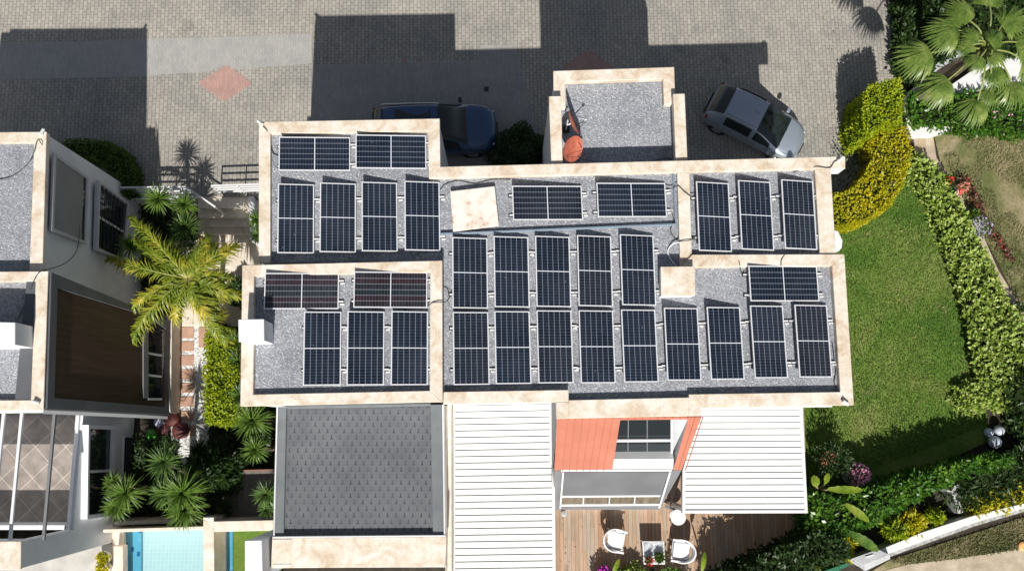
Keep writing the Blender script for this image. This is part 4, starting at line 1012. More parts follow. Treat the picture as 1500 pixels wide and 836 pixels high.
# ============================================================ CARS
def car(name, label, stations, paint, loc, yaw, cowl, roof0, roof1, tail, wheels, track, wr, rails=False, sunroof=None, lights=None, plate_txt=None):
    """stations: (x, half width, belt z, top z, half width of the top); +x is forward"""
    root = empty(name, (0, 0, 0), label, 'car', 'cars parked on the block paving')
    ring = []
    for (x, wb, zb, zt, wt) in stations:
        crown = .035 if zt > 1.2 else .03
        half = [(0, .24), (wb * .80, .24), (wb * .96, .36), (wb, .58), (wb * .985, zb - .05), (wb * .95, zb), (wt, zt - .045), (wt * .82, zt - .005), (wt * .45, zt + crown * .7), (0, zt + crown)]
        r_ = half + [(-y, z) for y, z in reversed(half[1:-1])]
        ring.append([(x, y, z) for y, z in r_])
    n = len(ring[0]); m = MB()
    for r_ in ring: m.v += r_
    G = {}
    for i in range(len(ring) - 1):
        for j in range(n):
            f = (i * n + j, (i + 1) * n + j, (i + 1) * n + (j + 1) % n, i * n + (j + 1) % n)
            m.f.append(f); m.m.append(0); G[(i, j)] = f
    m.f.append(tuple(range(n))); m.m.append(0); m.f.append(tuple(reversed([(len(ring) - 1) * n + j for j in range(n)]))); m.m.append(0)
    body = m.build('body', paint, root, smooth=True, subsurf=2)
    bm = bmesh.new(); bm.from_mesh(body.data); bmesh.ops.recalc_face_normals(bm, faces=bm.faces); bm.to_mesh(body.data); bm.free()
    V = [Vector(p) for p in m.v]
    def glass(nm, cells, insx=.0, mat=None, lift=.012, par=root, edge=.04):
        """faces over a block of body cells, lifted off the paint and cut back at its edges"""
        g = MB(); 
        i0, i1 = min(c[0] for c in cells), max(c[0] for c in cells) + 1; js = sorted(set(c[1] for c in cells)); j0, j1 = js[0], js[-1] + 1
        nu, nv = 8, 10
        def sample(u, v):
            fi = i0 + (i1 - i0) * u; fj = j0 + (j1 - j0) * v; a = min(int(fi), i1 - 1); b = min(int(fj), j1 - 1); du, dv = fi - a, fj - b
            q = [V[a * n + b % n], V[(a + 1) * n + b % n], V[(a + 1) * n + (b + 1) % n], V[a * n + (b + 1) % n]]
            return q[0] * (1 - du) * (1 - dv) + q[1] * du * (1 - dv) + q[2] * du * dv + q[3] * (1 - du) * dv
        k = len(g.v)
        for a in range(nu + 1):
            for b in range(nv + 1):
                u = edge + (1 - 2 * edge) * a / nu; v = edge + (1 - 2 * edge) * b / nv; p = sample(u, v)
                e = .01; du = sample(min(u + e, 1), v) - sample(max(u - e, 0), v); dv = sample(u, min(v + e, 1)) - sample(u, max(v - e, 0))
                nn = du.cross(dv).normalized(); cc = Vector((p.x, 0, .6)); 
                if nn.dot(p - cc) < 0: nn = -nn
                g.v.append(tuple(p + nn * lift))
        for a in range(nu):
            for b in range(nv): g.f.append((a * (nv + 1) + b, (a + 1) * (nv + 1) + b, (a + 1) * (nv + 1) + b + 1, a * (nv + 1) + b + 1)); g.m.append(0)
        return g.build(nm, mat or MATS['car_glass'], par, smooth=True)
    top = [6, 7, 8, 9, 10, 11]
    CG = plain('car_glass', (.012, .018, .017), .08, 0, .6, .3)
    glass('windscreen', [(i, j) for i in range(roof1, cowl) for j in top], edge=.045)
    glass('rear_window', [(i, j) for i in range(tail, roof0) for j in top], edge=.07)
    mid = (roof0 + cowl) // 2
    for sd, js in ((1, [5]), (-1, [n - 6])):
        for (a, b) in ((roof0 - 0, mid), (mid, cowl - 1)):
            glass('side_window', [(i, j) for i in range(a, b) for j in js], edge=.09)
    st = stations
    TRIM = plain('black_trim', (.015, .015, .016), .5); RIM = plain('alloy', (.42, .43, .45), .3, .8); TYRE = plain('tyre', (.018, .018, .018), .85)
    for x in wheels:
        for s in (-1, 1):
            wl = MB(); wl.tube([(x, s * (track - .10), wr), (x, s * (track + .10), wr)], wr, 24); wh = wl.build('wheel', TYRE, root, bevel=.02)
            rm = MB(); rm.tube([(x, s * (track + .09), wr), (x, s * (track + .108), wr)], [wr * .64, wr * .6], 20)
            rm.build('rim', RIM, wh)
            ar = MB(); ar.tube([(x, s * (track - .12), wr + .02), (x, s * (track + .085), wr + .02)], wr + .055, 24); ar.build('wheel_arch', TRIM, root)
    c = st[cowl]
    for s in (-1, 1):
        mr = MB(); mr.box((c[0] - .28, s * (c[1] + .10), c[2] + .06), (.13, .20, .12)); mr.build('mirror', paint if not rails else TRIM, root, bevel=.035, seg=3)
        hl = MB(); f0 = st[-2]; a, b = lights['head']
        hl.box((a, s * b, lights['hz']), (.34, .13, .10), rz=-s * .55); hl.build('headlight', plain('lamp_glass', (.75, .78, .8), .08, .3, 1), root, bevel=.03, seg=3)
        tl = MB(); a, b = lights['tail']; tl.box((a + .03, s * (b - .02), lights['tz']), (.09, .18, .15), rz=s * .35); tl.build('tail_light', plain('red_lamp', (.26, .008, .01), .15), root, bevel=.03, seg=3)
        # door shut lines and handles
        hd = MB()
        for x in lights['handles']: hd.box((x, s * (st[mid][1] + .005), st[mid][2] - .13), (.17, .03, .03))
        hd.build('door_handle', paint, root)
    w_ = MB(); w_.tube([(c[0] - .02, -.55, c[3] + .05), (c[0] - .20, .05, c[3] + .13)], .009, 5); w_.build('wiper', TRIM, root)
    w_ = MB(); w_.tube([(c[0] - .02, .1, c[3] + .06), (c[0] - .20, .62, c[3] + .11)], .009, 5); w_.build('wiper', TRIM, root)
    # bonnet seam
    sm_ = MB()
    for s in (-1, 1):
        path = [(x, s * (wt * 1.0), zt - .035) for (x, wb, zb, zt, wt) in st[cowl:-2]]
        sm_.tube(path, .007, 5)
    sm_.build('bonnet_seam', TRIM, root)
    rear = st[0]; bp = MB(); bp.box((rear[0] - .01, 0, .5), (.10, rear[1] * 1.5, .16)); bp.build('rear_bumper', TRIM, root, bevel=.04, seg=3)
    fb = st[-1]; bp = MB(); bp.box((fb[0] + .005, 0, .42), (.08, fb[1] * 1.3, .16)); bp.build('grille', TRIM, root, bevel=.03, seg=3)
    pl = MB(); pl.box((rear[0] - .075, 0, .62), (.012, .5, .11)); pl.build('number_plate', WHITE2, root)
    if rails:
        for s in (-1, 1):
            x0_, x1_ = st[roof0][0] - .05, st[roof1][0] + .1; y_ = st[roof0 + 1][4] + .01; z_ = st[roof0 + 1][3]
            MB().tube([(x0_, s * y_, z_ - .02), (x0_ + .12, s * y_, z_ + .035), (x1_ - .12, s * y_ * .98, z_ + .035), (x1_, s * y_ * .97, z_ - .02)], .017, 8).build('roof_rail', ALU, root, smooth=True)
    if sunroof:
        x0_, x1_, y_ = sunroof; z_ = st[roof0 + 1][3] + .03
        g = MB(); 
        for a in range(5):
            for b in range(7):
                yy = -y_ + 2 * y_ * b / 6; xx = x0_ + (x1_ - x0_) * a / 4; g.v.append((xx, yy, z_ + .022 - .05 * (yy / y_) ** 2))
        for a in range(4):
            for b in range(6): g.f.append((a * 7 + b, (a + 1) * 7 + b, (a + 1) * 7 + b + 1, a * 7 + b + 1)); g.m.append(0)
        g.build('sunroof', GLASSD, root, smooth=True)
    else:
        # roof gutters and the short aerial of the hatchback
        for s in (-1, 1):
            MB().tube([(st[i][0], s * st[i][4] * .87, st[i][3] + .012) for i in range(roof0, roof1 + 1)], .008, 5).build('roof_gutter', TRIM, root)
        MB().tube([(st[roof1][0] - .12, 0, st[roof1][3] + .02), (st[roof1][0] - .32, 0, st[roof1][3] + .16)], .006, 5).build('aerial', TRIM, root)
    root.location = loc; root.rotation_euler = (0, 0, yaw)
    return root
def paint(name, col, metal=.6, rough=.28):
    m = plain(name, col, rough, metal, .5, 1.0); return m
suv_st = [(-2.33, .62, .80, .92, .50), (-2.27, .84, .92, 1.10, .66), (-2.12, .91, 1.00, 1.36, .66), (-1.80, .93, 1.02, 1.60, .665), (-1.2, .94, 1.02, 1.66, .68), (-.5, .94, 1.01, 1.68, .69), (.15, .94, 1.00, 1.66, .68), (.62, .94, .99, 1.50, .665), (1.00, .935, .98, 1.20, .70), (1.28, .93, .96, 1.05, .79), (1.7, .91, .91, 1.02, .78), (2.05, .86, .84, .95, .72), (2.25, .74, .74, .84, .60), (2.34, .52, .62, .70, .42)]
car('dark_suv', 'dark blue estate SUV with roof rails, half hidden behind the upper left roof', suv_st, paint('dark_blue_paint', (.026, .07, .17), .3, .3), tuple(P(636, 190, .75).xy) + (.0,), R(2.0), 9, 3, 6, 1, (-1.42, 1.42), .80, .345, True, (-1.35, -.05, .46), dict(head=(2.08, .68), hz=.76, tail=(-2.22, .77), tz=.95, handles=(-.75, .30)))
hat_st = [(-1.90, .55, .74, .84, .45), (-1.84, .75, .86, 1.0, .60), (-1.62, .81, .93, 1.24, .61), (-1.22, .83, .95, 1.45, .62), (-.8, .84, .95, 1.50, .635), (-.35, .84, .95, 1.51, .64), (.02, .84, .94, 1.48, .63), (.42, .835, .93, 1.30, .63), (.84, .83, .91, 1.06, .66), (1.12, .82, .86, .97, .70), (1.42, .79, .81, .91, .66), (1.66, .71, .74, .83, .56), (1.83, .57, .64, .72, .42), (1.92, .36, .54, .61, .26)]
car('silver_hatchback', 'small silver hatchback parked at an angle, its bonnet in the sun', hat_st, paint('silver_paint', (.36, .41, .48), .5, .32), tuple(P(1107, 181, .65).xy) + (.0,), R(-28.0), 9, 3, 6, 1, (-1.18, 1.22), .70, .30, False, None, dict(head=(1.62, .56), hz=.68, tail=(-1.80, .70), tz=.86, handles=(-.55, .35)))

# ============================================================ PLANTING
# clipped hedges
hedge('golden_hedge', [(1270, 133), (1290, 122), (1318, 114), (1322, 140), (1320, 180), (1300, 178), (1286, 185), (1272, 200), (1266, 170)], -.05, 2.1, LF_LIME, 'yellow green clipped hedge segment nearest the street, above the long golden one', dens=560, ln=.10, wd=.06, rough=.10)
hedge('golden_hedge', [(1284, 187), (1305, 180), (1328, 188), (1334, 222), (1326, 262), (1306, 296), (1270, 322), (1220, 334), (1220, 288), (1250, 277), (1272, 256), (1286, 232), (1276, 205)], -.05, 1.35, LF_YELLOW, 'long curving golden clipped hedge around the lawn corner', dens=520, ln=.10, wd=.06, rough=.10)
hedge('clipped_hedge', [(92, 207), (120, 205), (158, 208), (184, 225), (196, 250), (193, 278), (178, 284), (168, 262), (150, 240), (122, 228), (96, 222)], 0, .9, LF_HEDGE, 'dark green clipped hedge curving round the left house by the street', dens=480, ln=.08, wd=.05, rough=.06)
hedge('lime_hedge', [(304, 488), (330, 483), (346, 490), (345, 560), (343, 612), (330, 622), (303, 616), (302, 550)], CY, .75, LF_LIME, 'bright lime clipped hedge along the stepping stone path', dens=620, ln=.11, wd=.055, rough=.10)
hedge('variegated_hedge', [(1332, 236), (1346, 228), (1364, 240), (1385, 268), (1405, 300), (1425, 340), (1445, 375), (1465, 420), (1482, 452), (1508, 480), (1520, 560), (1512, 600), (1476, 600), (1452, 585), (1440, 540), (1430, 480), (1416, 430), (1402, 385), (1387, 340), (1370, 298), (1348, 262)], -.06, .65, LF_VARI, 'long cream and green variegated shrub border between lawn and dirt path', 'hedge', dens=260, ln=.17, wd=.10, rough=.16)
hedge('leafy_hedge', [(1192, 722), (1228, 736), (1262, 726), (1330, 704), (1400, 684), (1466, 672), (1484, 676), (1430, 686), (1396, 700), (1345, 726), (1300, 750), (1262, 772), (1200, 796), (1186, 770)], -.06, 1.45, LF_GLOSS, 'glossy dark green hedge band along the lower edge of the lawn', dens=260, ln=.18, wd=.085, rough=.22)
hedge('dark_hedge', [(1400, 705), (1440, 690), (1500, 660), (1560, 640), (1560, 715), (1480, 728), (1420, 742), (1398, 730)], -.06, .8, LF_DARK, 'dark strappy planting above the white garden wall', dens=230, ln=.26, wd=.05, rough=.2)
hedge('deck_hedge', [(1196, 786), (1240, 796), (1246, 812), (1190, 830), (1150, 870), (1044, 890), (1052, 852), (1116, 822)], -.06, 1.75, LF_DARK, 'dark green hedge along the slanting edge of the timber deck', dens=230, ln=.17, wd=.08, rough=.2)
hedge('road_hedge', [(1330, 140), (1372, 132), (1430, 140), (1500, 125), (1560, 130), (1560, 180), (1500, 192), (1420, 186), (1336, 178)], -.06, .75, LF_GLOSS, 'loose green shrub bed below the fan palm', dens=200, ln=.18, wd=.09, rough=.25)
hedge('shade_standin_shrubs', [(1322, -30), (1620, -30), (1620, 40), (1560, 48), (1470, 78), (1424, 58), (1380, 84), (1346, 114), (1324, 96)], -.06, .9, LF_DARK, 'dark shrub bed standing in for black shade in the top right corner beneath the fan palm', 'hedge', dens=200, ln=.2, wd=.09, rough=.25)  # invented bed; its dark leaves stand in for shade on the ground
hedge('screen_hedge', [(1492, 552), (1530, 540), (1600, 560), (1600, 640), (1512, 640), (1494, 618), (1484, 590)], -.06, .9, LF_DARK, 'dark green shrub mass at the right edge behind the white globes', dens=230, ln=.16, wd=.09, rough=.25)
# golden crotons
for (x, y, r, lab) in [(1500, 722, 20, 'golden yellow shrub farthest right along the white garden wall'), (1470, 733, 19, 'golden yellow shrub second from the right along the white garden wall'), (1440, 742, 17, 'golden yellow shrub left one of three along the white garden wall'), (1377, 758, 9, 'tiny yellow green shrub touching the white garden wall'), (1343, 768, 16, 'yellow shrub above the left end of the white garden wall'), (1318, 778, 14, 'yellow green shrub left of the yellow one above the white wall'), (1236, 803, 20, 'yellow shrub just left of the white gate block'), (1193, 819, 12, 'small spiky yellow shrub in the dark bed, third from the deck'), (1163, 828, 14, 'yellow green shrub in the dark bed near the bottom edge'), (1122, 836, 20, 'broad yellow shrub at the bottom edge beside the deck')]:
    blob('croton', tuple(P(x, y, .8).xy) + (0,), r / 38.5, 1.0, LF_YELLOW if 'green' not in lab else LF_LIME, lab, 'shrub', 520, .17, .06, 'golden shrubs along the garden edge', -.06)
blob('street_bush', tuple(P(760, 222, .8).xy) + (0,), .98, 1.6, LF_DARK, 'dark green round bush beside the stair tower and the blue car', n=7000, ln=.10, wd=.06)
blob('trimmings_pile', tuple(P(1424, 583, .4).xy) + (0,), .55, .5, LF_VARI, 'pale green round shrub standing on the lawn edge near the globes', n=900, ln=.15, wd=.08, z0=-.03)
blob('shade_shrub', tuple(P(1207, 762, .7).xy) + (0,), .5, .9, LF_GLOSS, 'leafy bright green shrub by the corner of the deck', n=900, ln=.16, wd=.07, z0=-.06)
blob('landing_shrub', tuple(P(344, 425, .2).xy) + (0,), .55, 1.0, LF_DARK, 'dark shrub between the landing and the main house wall', n=1800, ln=.12, wd=.06, z0=CY)
blob('purple_shrub', tuple(P(312, 481, -.1).xy) + (0,), .30, .5, make_leaf('leaf_purple', [(.06, .03, .035), (.12, .06, .06), (.2, .1, .09)], .2), 'small purple brown shrub at the top of the lime hedge', n=500, ln=.11, wd=.05, z0=CY)
blob('courtyard_shrub', tuple(P(300, 690, 1).xy) + (0,), .85, 2.4, LF_DARK, 'tall dark shrub added to shade the lower end of the stepping stones', n=5200, ln=.2, wd=.06, z0=CY)  # added shrub, placed here to throw shade on the path
blob('courtyard_shrub', tuple(P(310, 590, .5).xy) + (0,), .32, 1.0, bpy.data.materials['leaf_purple'], 'narrow purple black shrub between stepping stones and lime hedge', n=1500, ln=.16, wd=.04, z0=CY)
# courtyard ground cover in the shade
def cover(name, px, z, mat, n, ln, wd, label):
    poly = [(p.x, p.y) for p in PP(px, z)]; A_ = np.array(poly); x0_, y0_ = A_.min(0); x1_, y1_ = A_.max(0)
    X = RG.uniform(x0_, x1_, n); Y = RG.uniform(y0_, y1_, n); k = inpoly(X, Y, poly); X, Y = X[k], Y[k]
    V, F = leaves(np.stack([X, Y, z + RG.uniform(0, .3, len(X)) + .25 * np.maximum(0, lump(X, Y, 1.5))], 1), ln, wd)
    return tag(np_mesh(name, V, F, [mat]), label, kind='stuff')
cover('ground_cover', [(308, 622), (402, 600), (402, 760), (312, 760), (316, 680)], CY, LF_DARK, 4200, .22, .06, 'dark ground cover in the shaded courtyard bed')  # dense dark leaves stand in for the deep shade of this bed
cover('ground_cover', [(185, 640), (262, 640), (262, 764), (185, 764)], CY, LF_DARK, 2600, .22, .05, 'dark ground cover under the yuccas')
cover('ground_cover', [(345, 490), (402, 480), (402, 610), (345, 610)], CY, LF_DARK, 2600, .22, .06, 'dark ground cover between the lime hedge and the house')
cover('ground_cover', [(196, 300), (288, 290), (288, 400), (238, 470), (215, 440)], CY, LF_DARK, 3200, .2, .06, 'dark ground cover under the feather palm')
cover('ground_cover', [(1222, 335), (1205, 250), (1240, 150), (1268, 130), (1290, 240), (1262, 280)], -.06, LF_DARK, 1500, .12, .05, 'ground cover behind the golden hedge')
# grass blades on the lawn
def blades(name, px, z, mat, n, h, label, lim=None):
    poly = [(p.x, p.y) for p in PP(px, z)]; A_ = np.array(poly); x0_, y0_ = A_.min(0); x1_, y1_ = A_.max(0)
    X = RG.uniform(x0_, x1_, n); Y = RG.uniform(y0_, y1_, n); k = inpoly(X, Y, poly); X, Y = X[k], Y[k]; m = len(X)
    if lim is not None:
        q = lump(X * .5, Y * .5, 1.0) > lim; X, Y = X[q], Y[q]; m = len(X)
    az = RG.uniform(0, 6.28, m); hh = h * RG.uniform(.5, 1.3, m); wv = .012 + .01 * RG.random(m); lean = RG.uniform(.3, 1.0, m) * hh
    a = np.stack([X - np.sin(az) * wv, Y + np.cos(az) * wv, np.full(m, z)], 1); b = np.stack([X + np.sin(az) * wv, Y - np.cos(az) * wv, np.full(m, z)], 1)
    t1 = np.stack([X + np.cos(az) * lean, Y + np.sin(az) * lean, z + hh], 1); c = t1 + np.array([.003, 0, 0]); V = np.stack([a, b, c, t1], 1).reshape(-1, 3)
    return tag(np_mesh(name, V, np.arange(4 * m).reshape(m, 4), [mat]), label, kind='stuff')
LF_GRASS = make_leaf('grass_blade', [(.055, .12, .018), (.11, .185, .03), (.21, .24, .065)], .25, .45, .6)
LF_DRY = make_leaf('dry_blade', [(.08, .11, .03), (.2, .19, .09), (.42, .36, .22)], .2, .5, .7)
blades('lawn_grass', [(1225, 336), (1275, 326), (1312, 290), (1332, 240), (1352, 264), (1378, 320), (1402, 397), (1425, 472), (1440, 560), (1448, 620), (1330, 668), (1230, 705), (1180, 725), (1170, 400)], -.02, LF_GRASS, 60000, .05, 'short mown grass of the lawn')
blades('dry_grass', [(1372, 202), (1520, 196), (1520, 480), (1500, 465), (1480, 420), (1430, 330), (1408, 292)], -.025, LF_DRY, 16000, .07, 'sparse dry grass beside the dirt path', -.3)
blades('dry_grass', [(1300, 822), (1500, 757), (1530, 750), (1530, 800), (1400, 818), (1330, 826)], -.02, LF_DRY, 12000, .08, 'sparse dry grass outside the white garden wall', -.5)
# yuccas of the courtyard
G_ = 'spiky yuccas in the courtyard'
yucca([(232, 292, 25, 2.3), (270, 300, 22, 1.7)], CY, 'tall two headed yucca rising at the railing by the street', LF_YUCCA2, group=G_, n=80)
yucca([(272, 334, 27, 1.5)], CY, 'dark green yucca beside the steps, right of the feather palm crown', LF_YUCCA, group=G_, n=90)
yucca([(193, 360, 25, 2.0)], CY, 'single bright yucca head against the barred window of the left house', LF_YUCCA2, group=G_, n=62)
yucca([(346, 502, 24, .6)], CY, 'yucca beside the white chimney, topmost of the three along the lime hedge', LF_YUCCA, group=G_)
yucca([(350, 530, 24, .6)], CY, 'middle yucca of the three between the lime hedge and the roof edge', LF_YUCCA, group=G_)
yucca([(352, 580, 24, .6)], CY, 'lowest yucca of the three between the lime hedge and the roof edge', LF_YUCCA, group=G_)
yucca([(370, 615, 33, 1.6)], CY, 'large yucca below the corner of the lower left roof', LF_YUCCA2, group=G_, n=85)
yucca([(374, 658, 22, 1.5)], CY, 'yucca just above the dark flat shed roof', LF_YUCCA2, group=G_)
yucca([(390, 724, 22, 1.5), (392, 746, 14, 1.0)], CY, 'yucca leaning over the dark flat shed roof by the shingle roof', LF_YUCCA, group=G_)
yucca([(241, 676, 31, 1.7), (240, 722, 24, 1.3)], CY, 'yucca with a wide head in the middle of the shaded courtyard', LF_YUCCA, group=G_, n=80)
yucca([(185, 722, 31, 2.0), (171, 742, 23, 1.7), (166, 706, 17, 1.5)], CY, 'three headed yucca in front of the tall window of the left house', LF_YUCCA2, group=G_, n=70)
yucca([(268, 722, 37, 1.9), (272, 746, 32, 1.5)], CY, 'biggest yucca clump overhanging the pool wall', LF_YUCCA2, group=G_, n=85, wd=.07)
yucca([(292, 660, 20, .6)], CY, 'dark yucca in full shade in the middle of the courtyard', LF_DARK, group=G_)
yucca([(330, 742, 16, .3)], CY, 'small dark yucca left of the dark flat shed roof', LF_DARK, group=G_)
yucca([(376, 322, 17, .3), (377, 345, 14, .2)], CY, 'small yucca half hidden under the upper left roof edge by the steps', LF_YUCCA2, group=G_, n=50)
# feather palm
def frond_geo(V, F, base, az, L_, el0, droop, ll, npair=46, wd=.028):
    p = np.array(base, float); el = el0; d2 = np.array([math.cos(az), math.sin(az)]); side = np.array([-d2[1], d2[0], 0.]); pts = [p.copy()]; els = [el]
    n = 26; bend = random.uniform(-.016, .016)
    for i in range(n):
        p = p + np.array([d2[0] * math.cos(el), d2[1] * math.cos(el), math.sin(el)]) * L_ / n; el -= droop / n; pts.append(p.copy()); els.append(el)
        az += bend + random.uniform(-.02, .02); d2 = np.array([math.cos(az), math.sin(az)]); side = np.array([-d2[1], d2[0], 0.])
    pts = np.array(pts)
    for i in range(npair):
        u = .12 + .88 * (i / (npair - 1)); f = u * n; a = min(int(f), n - 1); q = pts[a] + (pts[a + 1] - pts[a]) * (f - a); fw = (pts[a + 1] - pts[a]); fw /= np.linalg.norm(fw)
        l = ll * (math.sin(math.pi * min(1, (u * .86 + .14))) ** .55 if u < .95 else .45) * random.uniform(.6, 1.2); l = max(l, .12)
        for s in (-1, 1):
            sp_ = .75 + .35 * u; d = fw * (.55 + .5 * u) + side * s * random.uniform(.35, 1.0) + np.array([0, 0, random.uniform(-.7, .5)]); d /= np.linalg.norm(d)
            wv = np.cross(d, np.array([random.uniform(-.4, .4), random.uniform(-.4, .4), 1.])); wv /= np.linalg.norm(wv); k = len(V)
            dr = np.array([random.uniform(-.06, .06), random.uniform(-.06, .06), -.22 * l / .4])
            V += [q - wv * wd * .4, q + wv * wd * .4, q + d * l * .5 + wv * wd * .5, q + d * l * .5 - wv * wd * .5, q + d * l + dr * 1.2 + wv * .003, q + d * l + dr * 1.2 - wv * .003]
            F += [(k, k + 1, k + 2, k + 3), (k + 3, k + 2, k + 4, k + 5)]
    return pts
pc = P(276, 408, 2.4)
palm = empty('feather_palm', (pc.x, pc.y, CY), 'large yellow green feather palm spreading over the courtyard landing', 'palm')
tips = [(206, 312, 2.3, .42), (165, 398, 2.0, .45), (202, 492, 1.7, .45), (353, 372, 1.9, .42), (338, 498, 1.6, .45), (315, 470, 2.2, .36), (240, 350, 3.0, .36), (300, 345, 2.9, .3), (232, 440, 2.6, .34), (348, 440, 2.0, .36), (262, 470, 2.0, .3), (186, 440, 2.4, .36), (190, 352, 2.8, .34), (322, 400, 3.2, .3), (312, 360, 2.6, .34), (285, 455, 2.9, .3), (218, 380, 3.0, .36), (250, 440, 3.1, .34), (262, 365, 3.3, .32), (310, 440, 2.9, .34)]
for i, (x, y, z, ll) in enumerate(tips):
    tp = P(x, y, z); d = tp - pc; h = math.hypot(d.x, d.y); V, F = [], []
    L_ = h * 1.14; pts = frond_geo(V, F, (pc.x, pc.y, pc.z), math.atan2(d.y, d.x), L_, .62, 1.35, ll + .16, 92, .04)
    fo = np_mesh('frond', np.array(V), np.array(F), [LF_PALM], palm)
    MB().tube([tuple(p) for p in pts[::2]], [.022 * (1 - .85 * k / 13) for k in range(len(pts[::2]))], 5).build('rachis', plain('palm_rachis', (.30, .30, .06), .5), fo)
MB().tube([(pc.x, pc.y, CY - .05), (pc.x + .03, pc.y, .8), (pc.x, pc.y, 2.45)], [.16, .12, .10], 12).build('trunk', BARK, palm, smooth=True)
# fan palm
fp = P(1440, 72, 4.8)
fan = empty('fan_palm', (fp.x, fp.y, -.06), 'big fan palm with long thorny stalks in the upper right corner', 'palm')
def fan_leaf(jx, jy, jz, tx, ty, r, spread=1.45, n=30):
    jz += 1.2; r *= .92
    j = P(jx, jy, jz); t = P(tx, ty, jz); az = math.atan2(t.y - j.y, t.x - j.x); V, F = [], []
    for i in range(n):
        u = i / (n - 1) * 2 - 1; a = az + u * spread; l = r * (1 - .42 * abs(u) ** 1.5) * random.uniform(.92, 1.06)
        strap(V, F, (j.x, j.y, j.z + .05 * (1 - abs(u))), a, .28 - .30 * abs(u) + random.uniform(-.06, .06), l, .105 * r, 1.0 + random.uniform(0, .5))
    o = np_mesh('fan_blade', np.array(V), np.array(F), [LF_FAN], fan)
    m_ = (fp + j) / 2 + Vector((0, 0, .25)); MB().tube(curve_pts([fp, m_, j], 5), [.035] * 5 + [.028] * 6, 7).build('stalk', plain('palm_stalk', (.20, .24, .06), .6), o)
for a in [(1362, 78, 3.7, 1290, 104, 1.45), (1402, 44, 4.0, 1335, 62, 1.35), (1388, 118, 3.5, 1326, 166, 1.35), (1432, 148, 3.2, 1420, 200, 1.15), (1457, 100, 3.3, 1474, 146, 1.0), (1482, 122, 3.2, 1500, 172, 1.15), (1420, 30, 4.1, 1380, -10, 1.2), (1468, 36, 4.0, 1500, 20, 1.3), (1490, 62, 3.7, 1540, 60, 1.4), (1450, 8, 4.0, 1455, -40, 1.2), (1500, 90, 3.4, 1550, 110, 1.2), (1424, 66, 4.0, 1405, 80, .8), (1450, 130, 2.9, 1460, 190, .9), (1432, 60, 4.3, 1412, 40, .75), (1450, 62, 4.3, 1470, 48, .8), (1436, 84, 4.2, 1424, 104, .75), (1452, 82, 4.2, 1472, 92, .7)]:
    fan_leaf(*a)
MB().tube([(fp.x, fp.y, -.1), (fp.x, fp.y, 1.8), (fp.x, fp.y, 4.9)], [.24, .19, .15], 14).build('trunk', BARK, fan, smooth=True)
# big single leaves of the banana-like plants
def big_leaf(V, F, base, az, L_, W_, el0, droop, seg=12):
    d = np.array([math.cos(az), math.sin(az)]); s = np.array([-d[1], d[0], 0.]); p = np.array(base, float); el = el0; k = len(V)
    for i in range(seg + 1):
        u = i / seg; wv = W_ * .5 * (math.sin(math.pi * min(1, u * .92 + .06)) ** .6) * (1 + .10 * math.sin(i * 2.7)); wv = max(wv, .008)
        V.append(p - s * wv + np.array([0, 0, .25 * wv])); V.append(p.copy()); V.append(p + s * wv + np.array([0, 0, .25 * wv]))
        p = p + np.array([d[0] * math.cos(el), d[1] * math.cos(el), math.sin(el)]) * L_ / seg; el -= droop / seg
    for i in range(seg):
        b = k + 3 * i; F += [(b, b + 1, b + 4, b + 3), (b + 1, b + 2, b + 5, b + 4)]
LF_BIG = make_leaf('leaf_banana', [(.13, .22, .02), (.22, .32, .03), (.33, .38, .07)], .35, 2, .35)
LF_BIG2 = make_leaf('leaf_banana_dark', [(.05, .12, .015), (.09, .18, .03), (.17, .24, .05)], .3, 3, .35)
def banana(bx, by, lst, label, mat):
    b = P(bx, by, 0); r = empty('banana_plant', (b.x, b.y, -.06), label, 'plant', 'broad leaved banana plants by the deck')
    for (jx, jy, tx, ty, z, W_) in lst:
        j = P(jx, jy, z); t = P(tx, ty, z - .15); V, F = [], []
        big_leaf(V, F, tuple(j), math.atan2(t.y - j.y, t.x - j.x), math.hypot(t.x - j.x, t.y - j.y) * 1.06, W_, .25, .7)
        o = np_mesh('leaf', np.array(V), np.array(F), [mat], r)
        MB().tube(curve_pts([(b.x, b.y, -.08), ((b.x * 2 + j.x) / 3, (b.y * 2 + j.y) / 3, z * .6), tuple(j)], 4), [.04] * 4 + [.03] * 4 + [.015], 6).build('stalk', plain('pale_stalk', (.34, .30, .16), .6), o)
    return r
banana(1192, 716, [(1213, 716, 1261, 717, 1.7, .26), (1195, 712, 1190, 696, 1.5, .30), (1196, 722, 1194, 734, 1.3, .28), (1208, 708, 1211, 692, 1.2, .2)], 'banana plant whose long yellow green leaf points right above the others', LF_BIG)
banana(1215, 737, [(1238, 738, 1270, 762, 1.6, .27)], 'banana plant with one drooping bright leaf between two others', LF_BIG)
banana(1222, 772, [(1243, 779, 1284, 805, 1.5, .34)], 'banana plant with a dark torn leaf reaching towards the white gate block', LF_BIG2)
banana(1188, 760, [(1188, 748, 1184, 738, 1.3, .26), (1184, 757, 1181, 770, 1.2, .24)], 'low banana plant hugging the corner of the square pergola', LF_BIG)
banana(1028, 842, [(1028, 836, 1031, 808, 1.5, .17), (1040, 850, 1060, 846, 1.0, .2)], 'narrow banana leaf standing at the bottom edge of the deck', LF_BIG)
banana(895, 842, [(898, 838, 906, 818, .9, .16)], 'small upright leafy plant beside the magenta flowers', LF_BIG)

